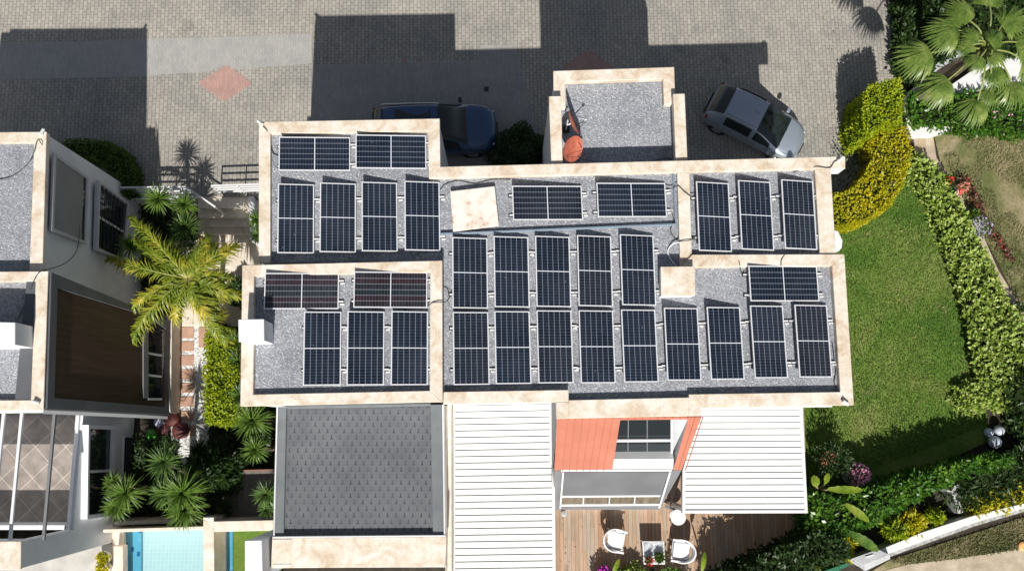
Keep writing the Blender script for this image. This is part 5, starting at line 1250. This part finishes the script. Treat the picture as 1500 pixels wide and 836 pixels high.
# ============================================================ POOLS AND COURTYARD WALLS
def block(name, px, z, z0, mat, label=None, cat=None, group=None, parent=None, bev=.012, kind=None):
    o = MB().prism(PP(px, z), z0).build(name, mat, parent, bevel=bev, seg=1)
    return tag(o, label, cat, group, kind)
def make_pooltile(name, c1, c2, mo, s):
    m, t, b = nodes(name); v = pos(t)
    br = N(t, 'ShaderNodeTexBrick'); L(t, v, br.inputs['Vector']); br.offset = 0
    br.inputs['Scale'].default_value = 1; br.inputs['Brick Width'].default_value = s; br.inputs['Row Height'].default_value = s; br.inputs['Mortar Size'].default_value = .008
    br.inputs['Color1'].default_value = (*c1, 1); br.inputs['Color2'].default_value = (*c2, 1); br.inputs['Mortar'].default_value = (*mo, 1)
    L(t, br.outputs['Color'], b.inputs['Base Color']); b.inputs['Roughness'].default_value = .35
    return m
POOLT = make_pooltile('pool_floor_tiles', (.40, .57, .60), (.37, .54, .58), (.48, .64, .66), .14)
def make_mosaic():
    m, t, b = nodes('pool_mosaic'); v = pos(t)
    wn = N(t, 'ShaderNodeTexWhiteNoise'); wn.noise_dimensions = '3D'
    sn = N(t, 'ShaderNodeVectorMath'); sn.operation = 'SNAP'; L(t, v, sn.inputs[0]); sn.inputs[1].default_value = (.11, .16, 10)
    L(t, sn.outputs[0], wn.inputs['Vector'])
    r = ramp(t, wn.outputs['Value'], [(0, (.09, .34, .50)), (.86, (.12, .38, .53)), (.88, (.015, .10, .25))], 'CONSTANT')
    L(t, r.outputs[0], b.inputs['Base Color']); b.inputs['Roughness'].default_value = .3
    return m
MOSAIC = make_mosaic()
DEEP = plain('deep_blue_tile', (.03, .16, .33), .3)
def make_water():
    m = bpy.data.materials.new('water'); m.use_nodes = True; t = m.node_tree; out = t.nodes['Material Output']; t.nodes.remove(t.nodes['Principled BSDF'])
    tr = N(t, 'ShaderNodeBsdfTransparent'); tr.inputs[0].default_value = (.93, .985, .99, 1); gl = N(t, 'ShaderNodeBsdfGlossy'); gl.inputs['Roughness'].default_value = .03
    fr_ = N(t, 'ShaderNodeFresnel'); fr_.inputs[0].default_value = 1.33
    n = noise(t, pos(t), 2.5, 3, .5, .4); bp = N(t, 'ShaderNodeBump'); bp.inputs['Strength'].default_value = .25; bp.inputs['Distance'].default_value = .05; L(t, n.outputs['Fac'], bp.inputs['Height']); L(t, bp.outputs[0], gl.inputs['Normal'])
    ms = N(t, 'ShaderNodeMixShader'); L(t, fr_.outputs[0], ms.inputs[0]); L(t, tr.outputs[0], ms.inputs[1]); L(t, gl.outputs[0], ms.inputs[2]); L(t, ms.outputs[0], out.inputs[0])
    return m
WATER = make_water()
def pool_bed(px, z, mat, nm='pool_floor', th=.05): return tag(MB().prism(PP(px, z), z - th).build(nm, mat), kind='structure')
pool_bed([(170, 774), (299, 772), (300, 900), (170, 900)], -.28, POOLT, th=.15)
pool_bed([(183, 774), (207, 774), (206.5, 900), (183, 900)], -.16, MOSAIC, th=.1)
pool_bed([(172, 774), (183, 774), (183, 900), (172, 900)], -.10, DEEP, th=.1)
pool_bed([(316, 774), (341, 774), (341, 900), (316, 900)], -.16, MOSAIC, th=.1)
pool_bed([(316, 774), (322, 774), (322, 900), (316, 900)], -.12, DEEP, th=.1)
for px in ([(174, 774), (299, 772), (300, 900), (174, 900)], [(316, 774), (341.5, 774), (341.5, 900), (316, 900)]):
    m = MB(); q = PP(px, -.02); m.add(q, [(0, 1, 2, 3)]); tag(m.build('pool_water', WATER), kind='structure')
block('pool_lawn', [(341.5, 774), (402, 772), (402, 900), (341.5, 900)], 0.0, CY, LAWN, kind='structure')
block('terrace', [(-60, 796), (166, 796), (166, 1000), (-60, 1000)], 0.05, CY, noisy('pale_stone_floor', [(.3, (.42, .40, .37)), (.7, (.58, .56, .52))], 1.5, .7, 5, .1, 20, sc=(1, 1, 1)), kind='structure')
block('pool_coping', [(164, 772), (180, 772), (181, 900), (164, 900)], .09, CY, CREAM, kind='structure')
tag(block('bench', [(166, 799), (180, 799), (180.5, 870), (166, 870)], .50, .12, CREAM), 'pale stone bench on the pool side next to the two round pots', 'bench')
block('pool_wall', [(151, 774.5), (297.5, 770), (297.5, 775), (151, 779.5)], 1.2, CY, CREAM, 'long low pale wall along the top of the bigger pool', 'wall', 'pool walls')
block('planter_ledge', [(167, 763.5), (296, 759), (296, 764.5), (167, 769)], .75, CY, CREAM, 'narrow cream ledge behind the long pool wall', 'ledge')
block('pool_wall', [(297.5, 757), (313, 757), (314.5, 900), (298, 900)], 1.2, CY, CREAM, 'pale wall dividing the two pools', 'wall', 'pool walls')
block('pool_wall', [(313.2, 763), (402, 761), (402, 776.5), (313.2, 778.5)], 1.2, CY, CREAM, 'pale wall between the courtyard bed and the small pool', 'wall', 'pool walls')
def lamp(px, py, z, label):
    c = P(px, py, z); r = empty('wall_lamp', c, label, 'lamp'); MB().lathe(c, [(.05, 0), (.05, .03), (.02, .04), (.02, .10)], 10).build('stem', ALU, r)
    MB().lathe(c, [(.01, .10), (.055, .12), (.07, .17), (.055, .22), (.01, .24)], 14).build('globe', plain('opal_glass', (.8, .8, .78), .25), r, smooth=True); return r
lamp(307, 758, 1.2, 'small white globe lamp on the corner of the pool walls')
# lean-to shed
sh = empty('garden_shed', (P(368, 722, 0).x, P(368, 722, 0).y, CY), 'low shed with a flat brown grey roof in the shaded bed by the shingle roof', 'shed')
MB().prism(PP([(336, 691), (402, 689), (402, 754), (333, 756)], -.36), CY).build('wall', plain('brown_board', (.12, .09, .07), .8), sh)
SHR = noisy('brown_grey_roofing', [(.3, (.13, .115, .10)), (.7, (.19, .17, .15))], 2, .8, 4, .3, 8, sc=(6, .5, 1))
MB().prism(PP([(335, 690), (403, 688), (403, 755), (332, 757)], -.25), -.33).build('roof', SHR, sh)
rm_ = MB(); rm_.prism(PP([(334, 688.6), (404, 686.6), (404, 688), (335, 690)], -.2), -.34).prism(PP([(332, 689), (335, 690), (332, 757), (329.5, 757)], -.2), -.34)
rm_.build('edge_trim', plain('rust_edge', (.30, .12, .075), .6), sh)

# ============================================================ FENCES
def fence(label, top, zt, rails, posts, zb, nm='railing'):
    """top: px path of the top rail at height zt"""
    p = [P(x, y, zt) for x, y in top]; c = sum(p, Vector()) / len(p)
    r = empty(nm, (c.x, c.y, zb), label, 'railing', 'white metal railings above the steps')
    for k in range(rails):
        dz = -.27 * k; m = MB()
        for a, b in zip(p[:-1], p[1:]):
            d = (b - a).normalized(); s = Vector((-d.y, d.x, 0)) * .028; zz = Vector((0, 0, dz)); m.prism([a + zz - s, a + zz + s, b + zz + s, b + zz - s], 0) if False else m.add(
                [a + zz - s, b + zz - s, b + zz + s, a + zz + s] + [q + Vector((0, 0, -.035)) for q in (a + zz - s, b + zz - s, b + zz + s, a + zz + s)], [(0, 1, 2, 3), (7, 6, 5, 4), (0, 4, 5, 1), (1, 5, 6, 2), (2, 6, 7, 3), (3, 7, 4, 0)])
        m.build('rail', WHITE2, r)
    for (i, u) in posts:
        a = p[i]; b = p[min(i + 1, len(p) - 1)]; q = a + (b - a) * u; MB().box((q.x, q.y, (q.z + zb) / 2), (.05, .05, q.z - zb - .002)).build('post', WHITE2, r)
    return r
fence('white metal railing behind the yuccas, joined to the left house', [(176, 274.5), (272, 273.5)], 1.05, 4, [(0, .02), (0, .35), (0, .68), (0, .99)], -.05)
fence('sloping white handrail running down beside the steps', [(273, 273.8), (315, 303)], 1.0, 2, [(0, .03), (0, .97)], CY)
fence('white metal railing to the right of the steps, by the house corner', [(309, 272), (384, 269.5)], 1.05, 4, [(0, .01), (0, .5), (0, .98)], -.05)
block('retaining_wall', [(184, 287), (291, 286), (291, 291), (184, 292)], .02, CY, WHITE, 'low white retaining wall under the left railing', 'wall', 'walls below the railings')
block('planter_wall', [(364, 288), (372, 288), (375, 352), (366, 352)], .12, CY, WHITE, 'low white wall on the right side of the steps', 'wall')

# ============================================================ EAST GARDEN OBJECTS
gw = empty('garden_wall', (P(1400, 775, 0).x, P(1400, 775, 0).y, -.06), 'white garden wall with a stepped kerb at the lower right', 'wall')
wt_ = [(1286, 806), (1352, 779), (1426, 755), (1500, 737), (1640, 700)]; wb_ = [(1640, 707), (1500, 744), (1428, 765), (1392, 778), (1300, 811)]
MB().prism(PP(wt_ + wb_, .62), CY).build('coping', WHITE2, gw)
MB().prism(PP([(1300, 811), (1392, 778), (1428, 765), (1500, 744), (1640, 707), (1640, 713), (1500, 749), (1428, 770), (1392, 783), (1303, 815)], .36), CY).build('kerb', noisy('worn_grey_render', [(.35, (.20, .20, .20)), (.6, (.42, .42, .41))], 8, .8), gw)
gp = empty('gate_block', (P(1274, 818, 0).x, P(1274, 818, 0).y, -.06), 'white concrete block at the left end of the garden wall', 'gate pillar')
q = PP([(1247, 818), (1286, 804), (1303, 812), (1266, 826)], 1.0); q2 = [Vector((p.x, p.y, .66)) for p in PP([(1246, 820), (1286, 805), (1304, 818), (1267, 836)], .66)]
MB().add(q + q2, [(3, 2, 1, 0), (0, 1, 5, 4), (1, 2, 6, 5), (2, 3, 7, 6), (3, 0, 4, 7)]).build('cap', noisy('grey_concrete', [(.3, (.34, .35, .36)), (.7, (.44, .45, .46))], 3, .7), gp)
MB().prism([p + Vector((0, 0, -.002)) for p in PP([(1248, 820), (1286, 807), (1302, 818), (1268, 833)], .66)], CY).build('block', WHITE, gp)
MB().prism(PP([(1268, 814.5), (1279, 811.3), (1280, 813), (1269, 816.4)], 1.04), .95).build('handle', WHITE2, gp)
tw = MB(); tw.prism(PP([(1386, 716), (1404, 709), (1406, 713), (1400, 716), (1411, 750), (1404, 752), (1394, 720), (1388, 720)], .7), CY)
tag(tw.build('wall_spur', noisy('grey_white_render', [(.3, (.36, .36, .34)), (.7, (.55, .55, .53))], 5, .8)), 'short T shaped grey white wall poking out of the hedge', 'wall')
gs = MB().prism(PP([(1190, 842), (1240, 824), (1246, 826), (1200, 850)], .6), CY); tag(gs.build('green_screen', plain('green_netting', (.02, .15, .08), .8)), 'green netting strip at the bottom edge left of the white block', 'fence')
def globe(px, py, r_px, label):
    r = r_px * 31 / FPX; c = P(px, py, r); rt = empty('globe_lamp', (c.x, c.y, -.05), label, 'lamp', 'white globe lamps on the ground')
    MB().lathe((c.x, c.y, -.05), [(r * .35, 0), (r * .35, .08)], 16).build('base', BLACK, rt)
    MB().lathe((c.x, c.y, .02), [(r * math.cos(a), r + r * math.sin(a)) for a in [(-90 + 180 * i / 14) * math.pi / 180 for i in range(0, 15)]], 24).build('globe', noisy('weathered_globe', [(.3, (.42, .46, .52)), (.7, (.48, .52, .58))], 2, .6), rt, smooth=True)
globe(1448, 633, 6.5, 'smallest of the three white globe lamps, on the left')
globe(1463, 630, 7.5, 'white globe lamp at the upper right of the three')
globe(1457, 647, 9, 'largest white globe lamp, lowest of the three')
globe(1453, 591, 4.5, 'small white globe half hidden beside the pale shrub')
def pot(px, py, z0, rad, h, mat, pmat, label, flowers=None, cat='potted plant', fill=260, group=None, plant_r=1.0, ln=.14, hh=.5):
    c = P(px, py, z0 + h); r = empty('potted_plant', (c.x, c.y, z0), label, cat, group)
    MB().lathe((c.x, c.y, z0), [(rad * .7, 0), (rad * .95, h * .75), (rad, h * .93), (rad, h), (rad * .86, h), (rad * .84, h - .04), (.01, h - .05)], 24).build('pot', mat, r, smooth=False)
    n = fill; u = RG.normal(0, 1, (n, 3)); u /= np.linalg.norm(u, axis=1)[:, None]; u[:, 2] = np.abs(u[:, 2]); q = RG.uniform(.35, 1.0, n)
    C = np.stack([c.x + u[:, 0] * q * rad * plant_r, c.y + u[:, 1] * q * rad * plant_r, z0 + h - .03 + u[:, 2] * q * hh], 1); V, F = leaves(C, ln, ln * .42, u)
    np_mesh('foliage', V, F, [pmat], r)
    if flowers:
        fm, nf, fs, (ox, oy) = flowers; u = RG.normal(0, 1, (nf, 3)); u /= np.linalg.norm(u, axis=1)[:, None]; u[:, 2] = np.abs(u[:, 2])
        C = np.stack([c.x + ox + u[:, 0] * rad * plant_r * .85, c.y + oy + u[:, 1] * rad * plant_r * .85, z0 + h + .02 + u[:, 2] * hh * .95], 1)
        V, F = leaves(C, fs, fs * .9, u * 1.5, .3); np_mesh('flowers', V, F, [fm], r)
    return r
PINK = plain('pink_petal', (.80, .36, .54), .6); MAG = plain('magenta_petal', (.50, .02, .42), .6); RED = plain('red_petal', (.62, .025, .03), .6); SALM = plain('salmon_petal', (.75, .28, .20), .6); LILAC = plain('lilac_petal', (.42, .36, .55), .6)
TERRA = noisy('terracotta_pot', [(.3, (.38, .15, .09)), (.7, (.46, .2, .12))], 5, .7); GREYPOT = plain('grey_pot', (.30, .30, .30), .7); WPOT = plain('white_pot', (.75, .74, .70), .5)
pot(1250, 693, -.03, .42, .45, GREYPOT, LF_GLOSS, 'round pot full of pink flowers on the dark side of the lawn', (PINK, 260, .10, (.12, -.03)), 'flower pot', 200, plant_r=1.0)
pot(1216, 673, -.03, .36, .5, TERRA, LF_DARK, 'tall olive leaved bush in a pot beside the square pergola', None, fill=900, plant_r=1.9, ln=.13, hh=1.2)
pot(1206, 783, -.06, .30, .40, GREYPOT, LF_GLOSS, 'grey pot with green leaves near the deck corner', None, fill=160)
pot(1384, 268, -.03, .22, .28, TERRA, LF_GLOSS, 'flower pot with red blooms, highest on the dirt path', (RED, 90, .07, (0, 0)), 'flower pot', 120, 'flower pots lining the dirt path')
pot(1387, 262 + 18, -.03, .24, .28, TERRA, LF_DARK, 'brown pot with a few red flowers on its rim, second on the path', (RED, 40, .07, (.2, -.1)), 'flower pot', 120, 'flower pots lining the dirt path')
pot(1394, 279, -.03, .27, .30, WPOT, LF_DARK, 'pale rimmed round pot with dark plant, on the dirt path', None, 'flower pot', 90, 'flower pots lining the dirt path', plant_r=.7)
pot(1408, 276, -.03, .16, .22, TERRA, LF_DRY, 'small pot with salmon flowers on the outer side of the path', (SALM, 90, .07, (0, 0)), 'flower pot', 40, 'flower pots lining the dirt path')
pot(1425, 315, -.03, .20, .26, GREYPOT, LF_HEDGE, 'small green round potted bush on the dirt path', None, 'flower pot', 200, 'flower pots lining the dirt path', hh=.3)
pot(1434, 333, -.03, .32, .20, GREYPOT, LF_HEDGE, 'low pot with lilac flowers beside the variegated border', (LILAC, 110, .06, (0, 0)), 'flower pot', 80, 'flower pots lining the dirt path', plant_r=1.4)
pot(1488, 452, -.03, .22, .26, TERRA, LF_DARK, 'dark leaved pot farthest down the dirt path', None, 'flower pot', 140, 'flower pots lining the dirt path')
def flowerbed(name, px, z, pm, fm, n, nf, label):
    poly = [(p.x, p.y) for p in PP(px, z)]; A_ = np.array(poly); x0_, y0_ = A_.min(0); x1_, y1_ = A_.max(0); c = A_.mean(0)
    r = empty(name, (c[0], c[1], z), label, 'plant')
    for nm, mt, k, s, dz in (('foliage', pm, n, .13, .25), ('flowers', fm, nf, .07, .32)):
        X = RG.uniform(x0_, x1_, k); Y = RG.uniform(y0_, y1_, k); q = inpoly(X, Y, poly); X, Y = X[q], Y[q]
        V, F = leaves(np.stack([X, Y, z + RG.uniform(.02, dz, len(X))], 1), s, s * .5 if nm == 'foliage' else s * .9); np_mesh(nm, V, F, [mt], r)
    return r
flowerbed('red_leaf_plant', [(1404, 260), (1416, 262), (1436, 296), (1444, 322), (1434, 318), (1416, 290)], -.03, make_leaf('leaf_dark_red', [(.06, .03, .02), (.16, .05, .04), (.1, .12, .05)], .2), RED, 500, 60, 'trailing dark red plants along the outer edge of the dirt path')
flowerbed('red_leaf_plant', [(1446, 330), (1460, 345), (1482, 378), (1476, 384), (1462, 366), (1448, 345)], -.03, MATS.get('x') or bpy.data.materials['leaf_dark_red'], RED, 400, 30, 'trailing dark red plants farther down the path, near the right edge')
flowerbed('red_flowers', [(1440, 160), (1470, 155), (1476, 172), (1446, 180)], .7, LF_GLOSS, PINK, 300, 46, 'bush dotted with pink red flowers below the fan palm')
# white structure and entrance walls in the north-east corner
block('white_ramp', [(1388, 128), (1420, 106), (1470, 82), (1560, 50), (1560, 118), (1496, 126), (1430, 132), (1396, 142)], .45, CY, WHITE2, 'white paved ramp glimpsed through the fan palm fronds', 'ramp')
block('white_path_wall', [(1330, 184), (1345, 178), (1396, 180), (1396, 190), (1366, 198), (1334, 199)], .35, CY, WHITE2, 'bright white low wall at the top of the dirt path', 'wall')
block('entrance_wall', [(1322, 142), (1346, 122), (1350, 130), (1330, 152), (1336, 184), (1329, 186)], .5, CY, CREAM, 'low stone wall curving beside the clipped golden hedge', 'wall')
block('roadside_wall', [(1345, 118), (1378, 88), (1422, 62), (1424, 70), (1382, 95), (1350, 124)], .5, CY, noisy('pale_grey_wall', [(.3, (.36, .38, .40)), (.7, (.5, .52, .54))], 2, .8), 'grey wall running diagonally under the fan palm', 'wall')
block('doormat', [(1345, 203), (1356, 203), (1357, 219), (1346, 219)], .0, -.03, noisy('tan_mat', [(.3, (.34, .26, .17)), (.7, (.42, .33, .22))], 6, .9), 'small tan mat where the dirt path begins', 'mat')
a_ = P(1500, 800, .1); rt = empty('orange_cap', (a_.x, a_.y, -.03), 'orange rimmed round cap on the verge at the right edge', 'cap')
MB().lathe((a_.x, a_.y, -.03), [(.16, 0), (.16, .10), (.11, .13), (.02, .13)], 20).build('cap', plain('orange_plastic', (.80, .40, .14), .5), rt)
# wall box on the east side of the house
ab = empty('air_conditioner', tuple(P(1224, 352, 4.4)), 'white unit sticking out of the east wall above the lawn', 'air conditioner')
MB().prism(PP([(1221, 336), (1228, 337), (1235, 352), (1234, 362), (1229, 368), (1221, 366)], 4.7), 4.2).build('housing', WHITE2, ab, bevel=.05, seg=2)
MB().prism(PP([(1218, 345), (1222, 345), (1222, 360), (1218, 360)], 4.6), 4.3).build('bracket', ALU, ab)

# ============================================================ DECK FURNITURE
def armchair(loc, yaw, label):
    r = empty('armchair', (0, 0, 0), label, 'armchair', 'white armchairs on the deck')
    CH = plain('white_resin', (.80, .80, .82), .4); CU = noisy('white_cushion', [(.3, (.70, .71, .74)), (.7, (.80, .81, .83))], 6, .8)
    m = MB(); m.box((0.03, 0, .40), (.62, .62, .05)); m.build('seat', CH, r, bevel=.03, seg=2)
    m = MB(); m.box((.03, 0, .47), (.56, .54, .10)); m.build('cushion', CU, r, bevel=.04, seg=3)
    # curved back that runs forward into the arms; the front is +x
    V, F = [], []; seg = 22; m = MB()
    for i in range(seg + 1):
        a = math.radians(62 + (298 - 62) * i / seg); u = abs(i / seg * 2 - 1); top = .80 - .22 * u ** 1.4
        ca, sa = math.cos(a), math.sin(a); ro, ri = .44, .395
        ex = .10 * max(0, u - .6) / .4
        for (rr, z) in ((ri - .03, .42), (ri, top), (ro, top + .0), (ro - .05, .42)): m.v.append((ca * rr + ex, sa * rr * .92, z))
    for i in range(seg):
        b = 4 * i
        for j in range(4): m.f.append((b + j, b + (j + 1) % 4, b + 4 + (j + 1) % 4, b + 4 + j)); m.m.append(0)
    m.f += [(0, 3, 2, 1), (4 * seg, 4 * seg + 1, 4 * seg + 2, 4 * seg + 3)]; m.m += [0, 0]
    bk_ = m.build('backrest', CH, r, smooth=False, bevel=.008)
    for s in (-1, 1):
        MB().box((.17, s * .35, .60), (.40, .07, .035)).build('armrest', CH, r, bevel=.015, seg=2)
        for x in (-.24, .30): MB().tube([(x, s * .29, .40), (x * 1.12, s * .32, 0.0)], [.026, .018], 8).build('leg', CH, r)
    for y in (-.12, 0, .12): MB().tube([(-.395, y, .46), (-.405, y, .76)], .012, 6).build('back_slat', CH, bk_)
    r.location = loc; r.rotation_euler = (0, 0, yaw)
    return r
zD = .12
armchair(tuple(P(900, 790, .5).xy) + (zD,), R(-12), 'white armchair on the left of the deck table, facing right')
armchair(tuple(P(998, 806, .5).xy) + (zD,), R(172), 'white armchair on the right of the deck table, facing left')
tb = empty('deck_table', tuple(P(957, 809, .5).xy) + (zD,), 'square white table with a glossy grey top between the armchairs', 'table')
c = P(957, 809, .6)
q = PP([(940.5, 792), (973, 792), (974.5, 826), (943, 826)], .66); cen = sum(q, Vector()) / 4
MB().prism(q, .60).build('frame', WHITE2, tb, bevel=.012)
MB().prism([cen + (p - cen) * .90 + Vector((0, 0, .004)) for p in q], .655).build('glass_top', noisy('frosted_glass', [(.35, (.20, .21, .25)), (.5, (.5, .52, .56)), (.6, (.72, .73, .75))], 3.2, .12, 3, dist=1), tb)
for p in q: pp = cen + (p - cen) * .9; MB().tube([(pp.x, pp.y, .60), (pp.x, pp.y, zD)], .025, 8).build('leg', WHITE2, tb)
pot(966, 816, .667, .17, .12, plain('dark_bowl', (.03, .04, .03), .4), LF_HEDGE, 'round dark bowl with a green plant on the deck table', None, 'potted plant', 130, plant_r=.9, ln=.12, hh=.15)
pot(950, 820, .667, .13, .12, GREYPOT, LF_HEDGE, 'smaller pot with red flowers on the deck table', (RED, 30, .07, (.03, -.05)), 'flower pot', 90, plant_r=.9, ln=.10, hh=.14)
st_ = empty('side_table', tuple(P(993.5, 757, .5).xy) + (zD,), 'round white pedestal side table under the corner of the square pergola', 'side table')
c = P(993.5, 757, .82)
MB().lathe((c.x, c.y, zD), [(.17, 0), (.17, .02), (.03, .04), (.03, .66), (.26, .67), (.27, .70), (.26, .715)], 28).build('body', WHITE2, st_, smooth=False)
MB().tube([(c.x - .02, c.y + .05, .838), (c.x + .02, c.y - .06, .838)], .012, 6).build('knob', ALU, st_)
pt = MB(); a_, b_ = P(975, 741, .35), P(1001, 752.5, .35); d_ = (b_ - a_).normalized(); s_ = Vector((-d_.y, d_.x, 0)) * .05
tag(pt.prism([a_ - s_, a_ + s_, b_ + s_, b_ - s_], .28).build('downpipe', SHADEGREY, bevel=.01), 'grey pipe slanting from the facade corner to the pergola', 'pipe')
bl = empty('bollard_light', tuple(P(826, 752, .3).xy) + (zD,), 'short grey round bollard light on the deck by the glass doors', 'bollard light')
c = P(826, 752, .5); MB().lathe((c.x, c.y, zD), [(.075, 0), (.075, .40), (.03, .405)], 18).build('post', ALU, bl); MB().lathe((c.x, c.y, zD + .405), [(.10, 0), (.10, .03), (.02, .045)], 20).build('cap', plain('grey_cap', (.42, .44, .44), .5), bl)
blob('bougainvillea', tuple(P(886, 850, .6).xy) + (0,), .42, .8, MAG, 'magenta flowering bush at the bottom edge of the deck', 'flowering bush', 900, .09, .08, None, .12)
blob('white_flower_bush', tuple(P(928, 846, .6).xy) + (0,), .42, .7, LF_VARI, 'pale green shrub at the bottom edge between magenta flowers and table', 'shrub', 900, .12, .06, None, .12)
blob('deck_shrub', tuple(P(905, 860, .6).xy) + (0,), .55, .9, LF_GLOSS, 'green shrub cut by the bottom edge, right of the magenta flowers', 'shrub', 1100, .14, .06, None, .12)
blob('deck_shrub', tuple(P(985, 866, .6).xy) + (0,), .75, .9, LF_GLOSS, 'dark green shrub at the bottom edge below the right armchair', 'shrub', 1300, .14, .06, None, .12)
blob('deck_shrub', tuple(P(950, 866, .6).xy) + (0,), .55, .8, LF_DARK, 'dark shrub at the bottom edge below the table', 'shrub', 1000, .14, .06, None, .12)
# courtyard clutter in the shade by the left house
def pouf(px, py, rad, mat, label, z0=CY, h=.35):
    c = P(px, py, z0 + h); r = empty('pouf', (c.x, c.y, z0), label, 'pouf', 'round dark red poufs stacked in the courtyard')
    MB().lathe((c.x, c.y, z0), [(rad * .8, 0), (rad, h * .3), (rad, h * .7), (rad * .7, h * .95), (rad * .1, h)], 22).build('cushion', mat, r, smooth=True)
    MB().lathe((c.x, c.y, z0 + h - .01), [(.04, 0), (.04, .02), (.01, .03)], 10).build('button', BLACK, r)
DR = noisy('dark_red_fabric', [(.3, (.08, .02, .018)), (.7, (.14, .04, .035))], 4, .6)  # dark red, lowered further to stand in for courtyard shade
pouf(262, 630, .30, DR, 'dark red round pouf, the nearest and most visible one'); pouf(250, 614, .26, DR, 'dark red round pouf, behind the biggest one'); pouf(236, 626, .24, plain('maroon_fabric', (.08, .02, .02), .7), 'darkest maroon round pouf next to the left house', CY, .3)
wb = empty('watering_can', tuple(P(212, 636, -.2)), 'bright green watering can in the shade by the left house', 'watering can')
c = P(212, 636, -.2); MB().lathe((c.x, c.y, CY), [(.16, 0), (.20, .1), (.19, .28), (.10, .34)], 18).build('body', plain('green_plastic', (.05, .28, .02), .4), wb, smooth=True)
MB().tube([(c.x + .15, c.y, CY + .1), (c.x + .3, c.y - .05, CY + .36)], [.03, .015], 8).tube(curve_pts([(c.x - .12, c.y, CY + .30), (c.x - .05, c.y, CY + .45), (c.x + .1, c.y, CY + .33)], 4), .014, 6).build('spout', plain('green_plastic', (.05, .28, .02), .4), wb)
cb = MB(); c = P(221, 616, -.1)
for k in range(3): cb.box((c.x + .03 * k, c.y - .02 * k, CY + .08 + .1 * k), (.42 - .05 * k, .3, .09), rz=.3 * k)
tag(cb.build('laundry_pile', noisy('blue_white_cloth', [(.42, (.6, .62, .66)), (.5, (.12, .14, .35)), (.6, (.6, .62, .68))], 12, .8), bevel=.03), 'folded blue and white cloths beside the dark red poufs', 'cloth')
for y, lab in ((817, 'round planter with yellow foliage, upper one by the pool bench'), (832.5, 'round planter with yellow foliage, lower one by the pool bench')):
    pot(151, y, .05, .24, .35, WPOT, LF_YELLOW, lab, None, 'planter', 220, 'twin round planters by the bench', plant_r=.85, ln=.11, hh=.25)
for lx, ly in ((22, 815), (205, 530)):
    pass

# small things on the paving
m = MB().prism(PP([(589, 86), (594, 86), (594, 92), (589, 92)], .014), .0); tag(m.build('red_paver', PAVERED), kind='structure')
dc = empty('drain_cover', tuple(P(712, 131, .0)), 'small dark square drain cover in the shaded paving above the round bush', 'drain cover')
MB().prism(PP([(709, 127), (716, 127), (716, 134), (709, 134)], .018), .0).build('frame', DARKGREY, dc); MB().prism(PP([(710, 128), (715, 128), (715, 133), (710, 133)], .022), .01).build('grate', BLACK, dc)
def litter(px, z, n, mat, label, name='fallen_leaves'):
    poly = [(p.x, p.y) for p in PP(px, z)]; A_ = np.array(poly); x0_, y0_ = A_.min(0); x1_, y1_ = A_.max(0)
    X = RG.uniform(x0_, x1_, n); Y = RG.uniform(y0_, y1_, n); k = inpoly(X, Y, poly); X, Y = X[k], Y[k]
    V, F = leaves(np.stack([X, Y, np.full(len(X), z + .015)], 1), .07, .035, None, .12); tag(np_mesh(name, V, F, [mat]), label, kind='stuff')
DRYLEAF = noisy('dry_leaf', [(.3, (.16, .10, .05)), (.7, (.38, .28, .13))], 6, .8)
litter([(1180, 10), (1290, 10), (1262, 120), (1250, 230), (1190, 230)], 0, 170, DRYLEAF, 'dry leaves on the paving by the golden hedge')
litter([(200, 190), (380, 190), (380, 270), (200, 280)], 0, 110, DRYLEAF, 'dry leaves on the paving by the railings')
litter([(1240, 340), (1340, 260), (1430, 560), (1300, 660), (1240, 640)], .02, 220, DRYLEAF, 'dry leaves scattered over the lawn')
litter([(820, 760), (1180, 760), (1040, 836), (820, 836)], .125, 70, DRYLEAF, 'dry leaves on the timber deck')
litter([(240, 350), (350, 350), (350, 475), (240, 475)], CY + .04, 90, DRYLEAF, 'dry leaves on the stone landing')
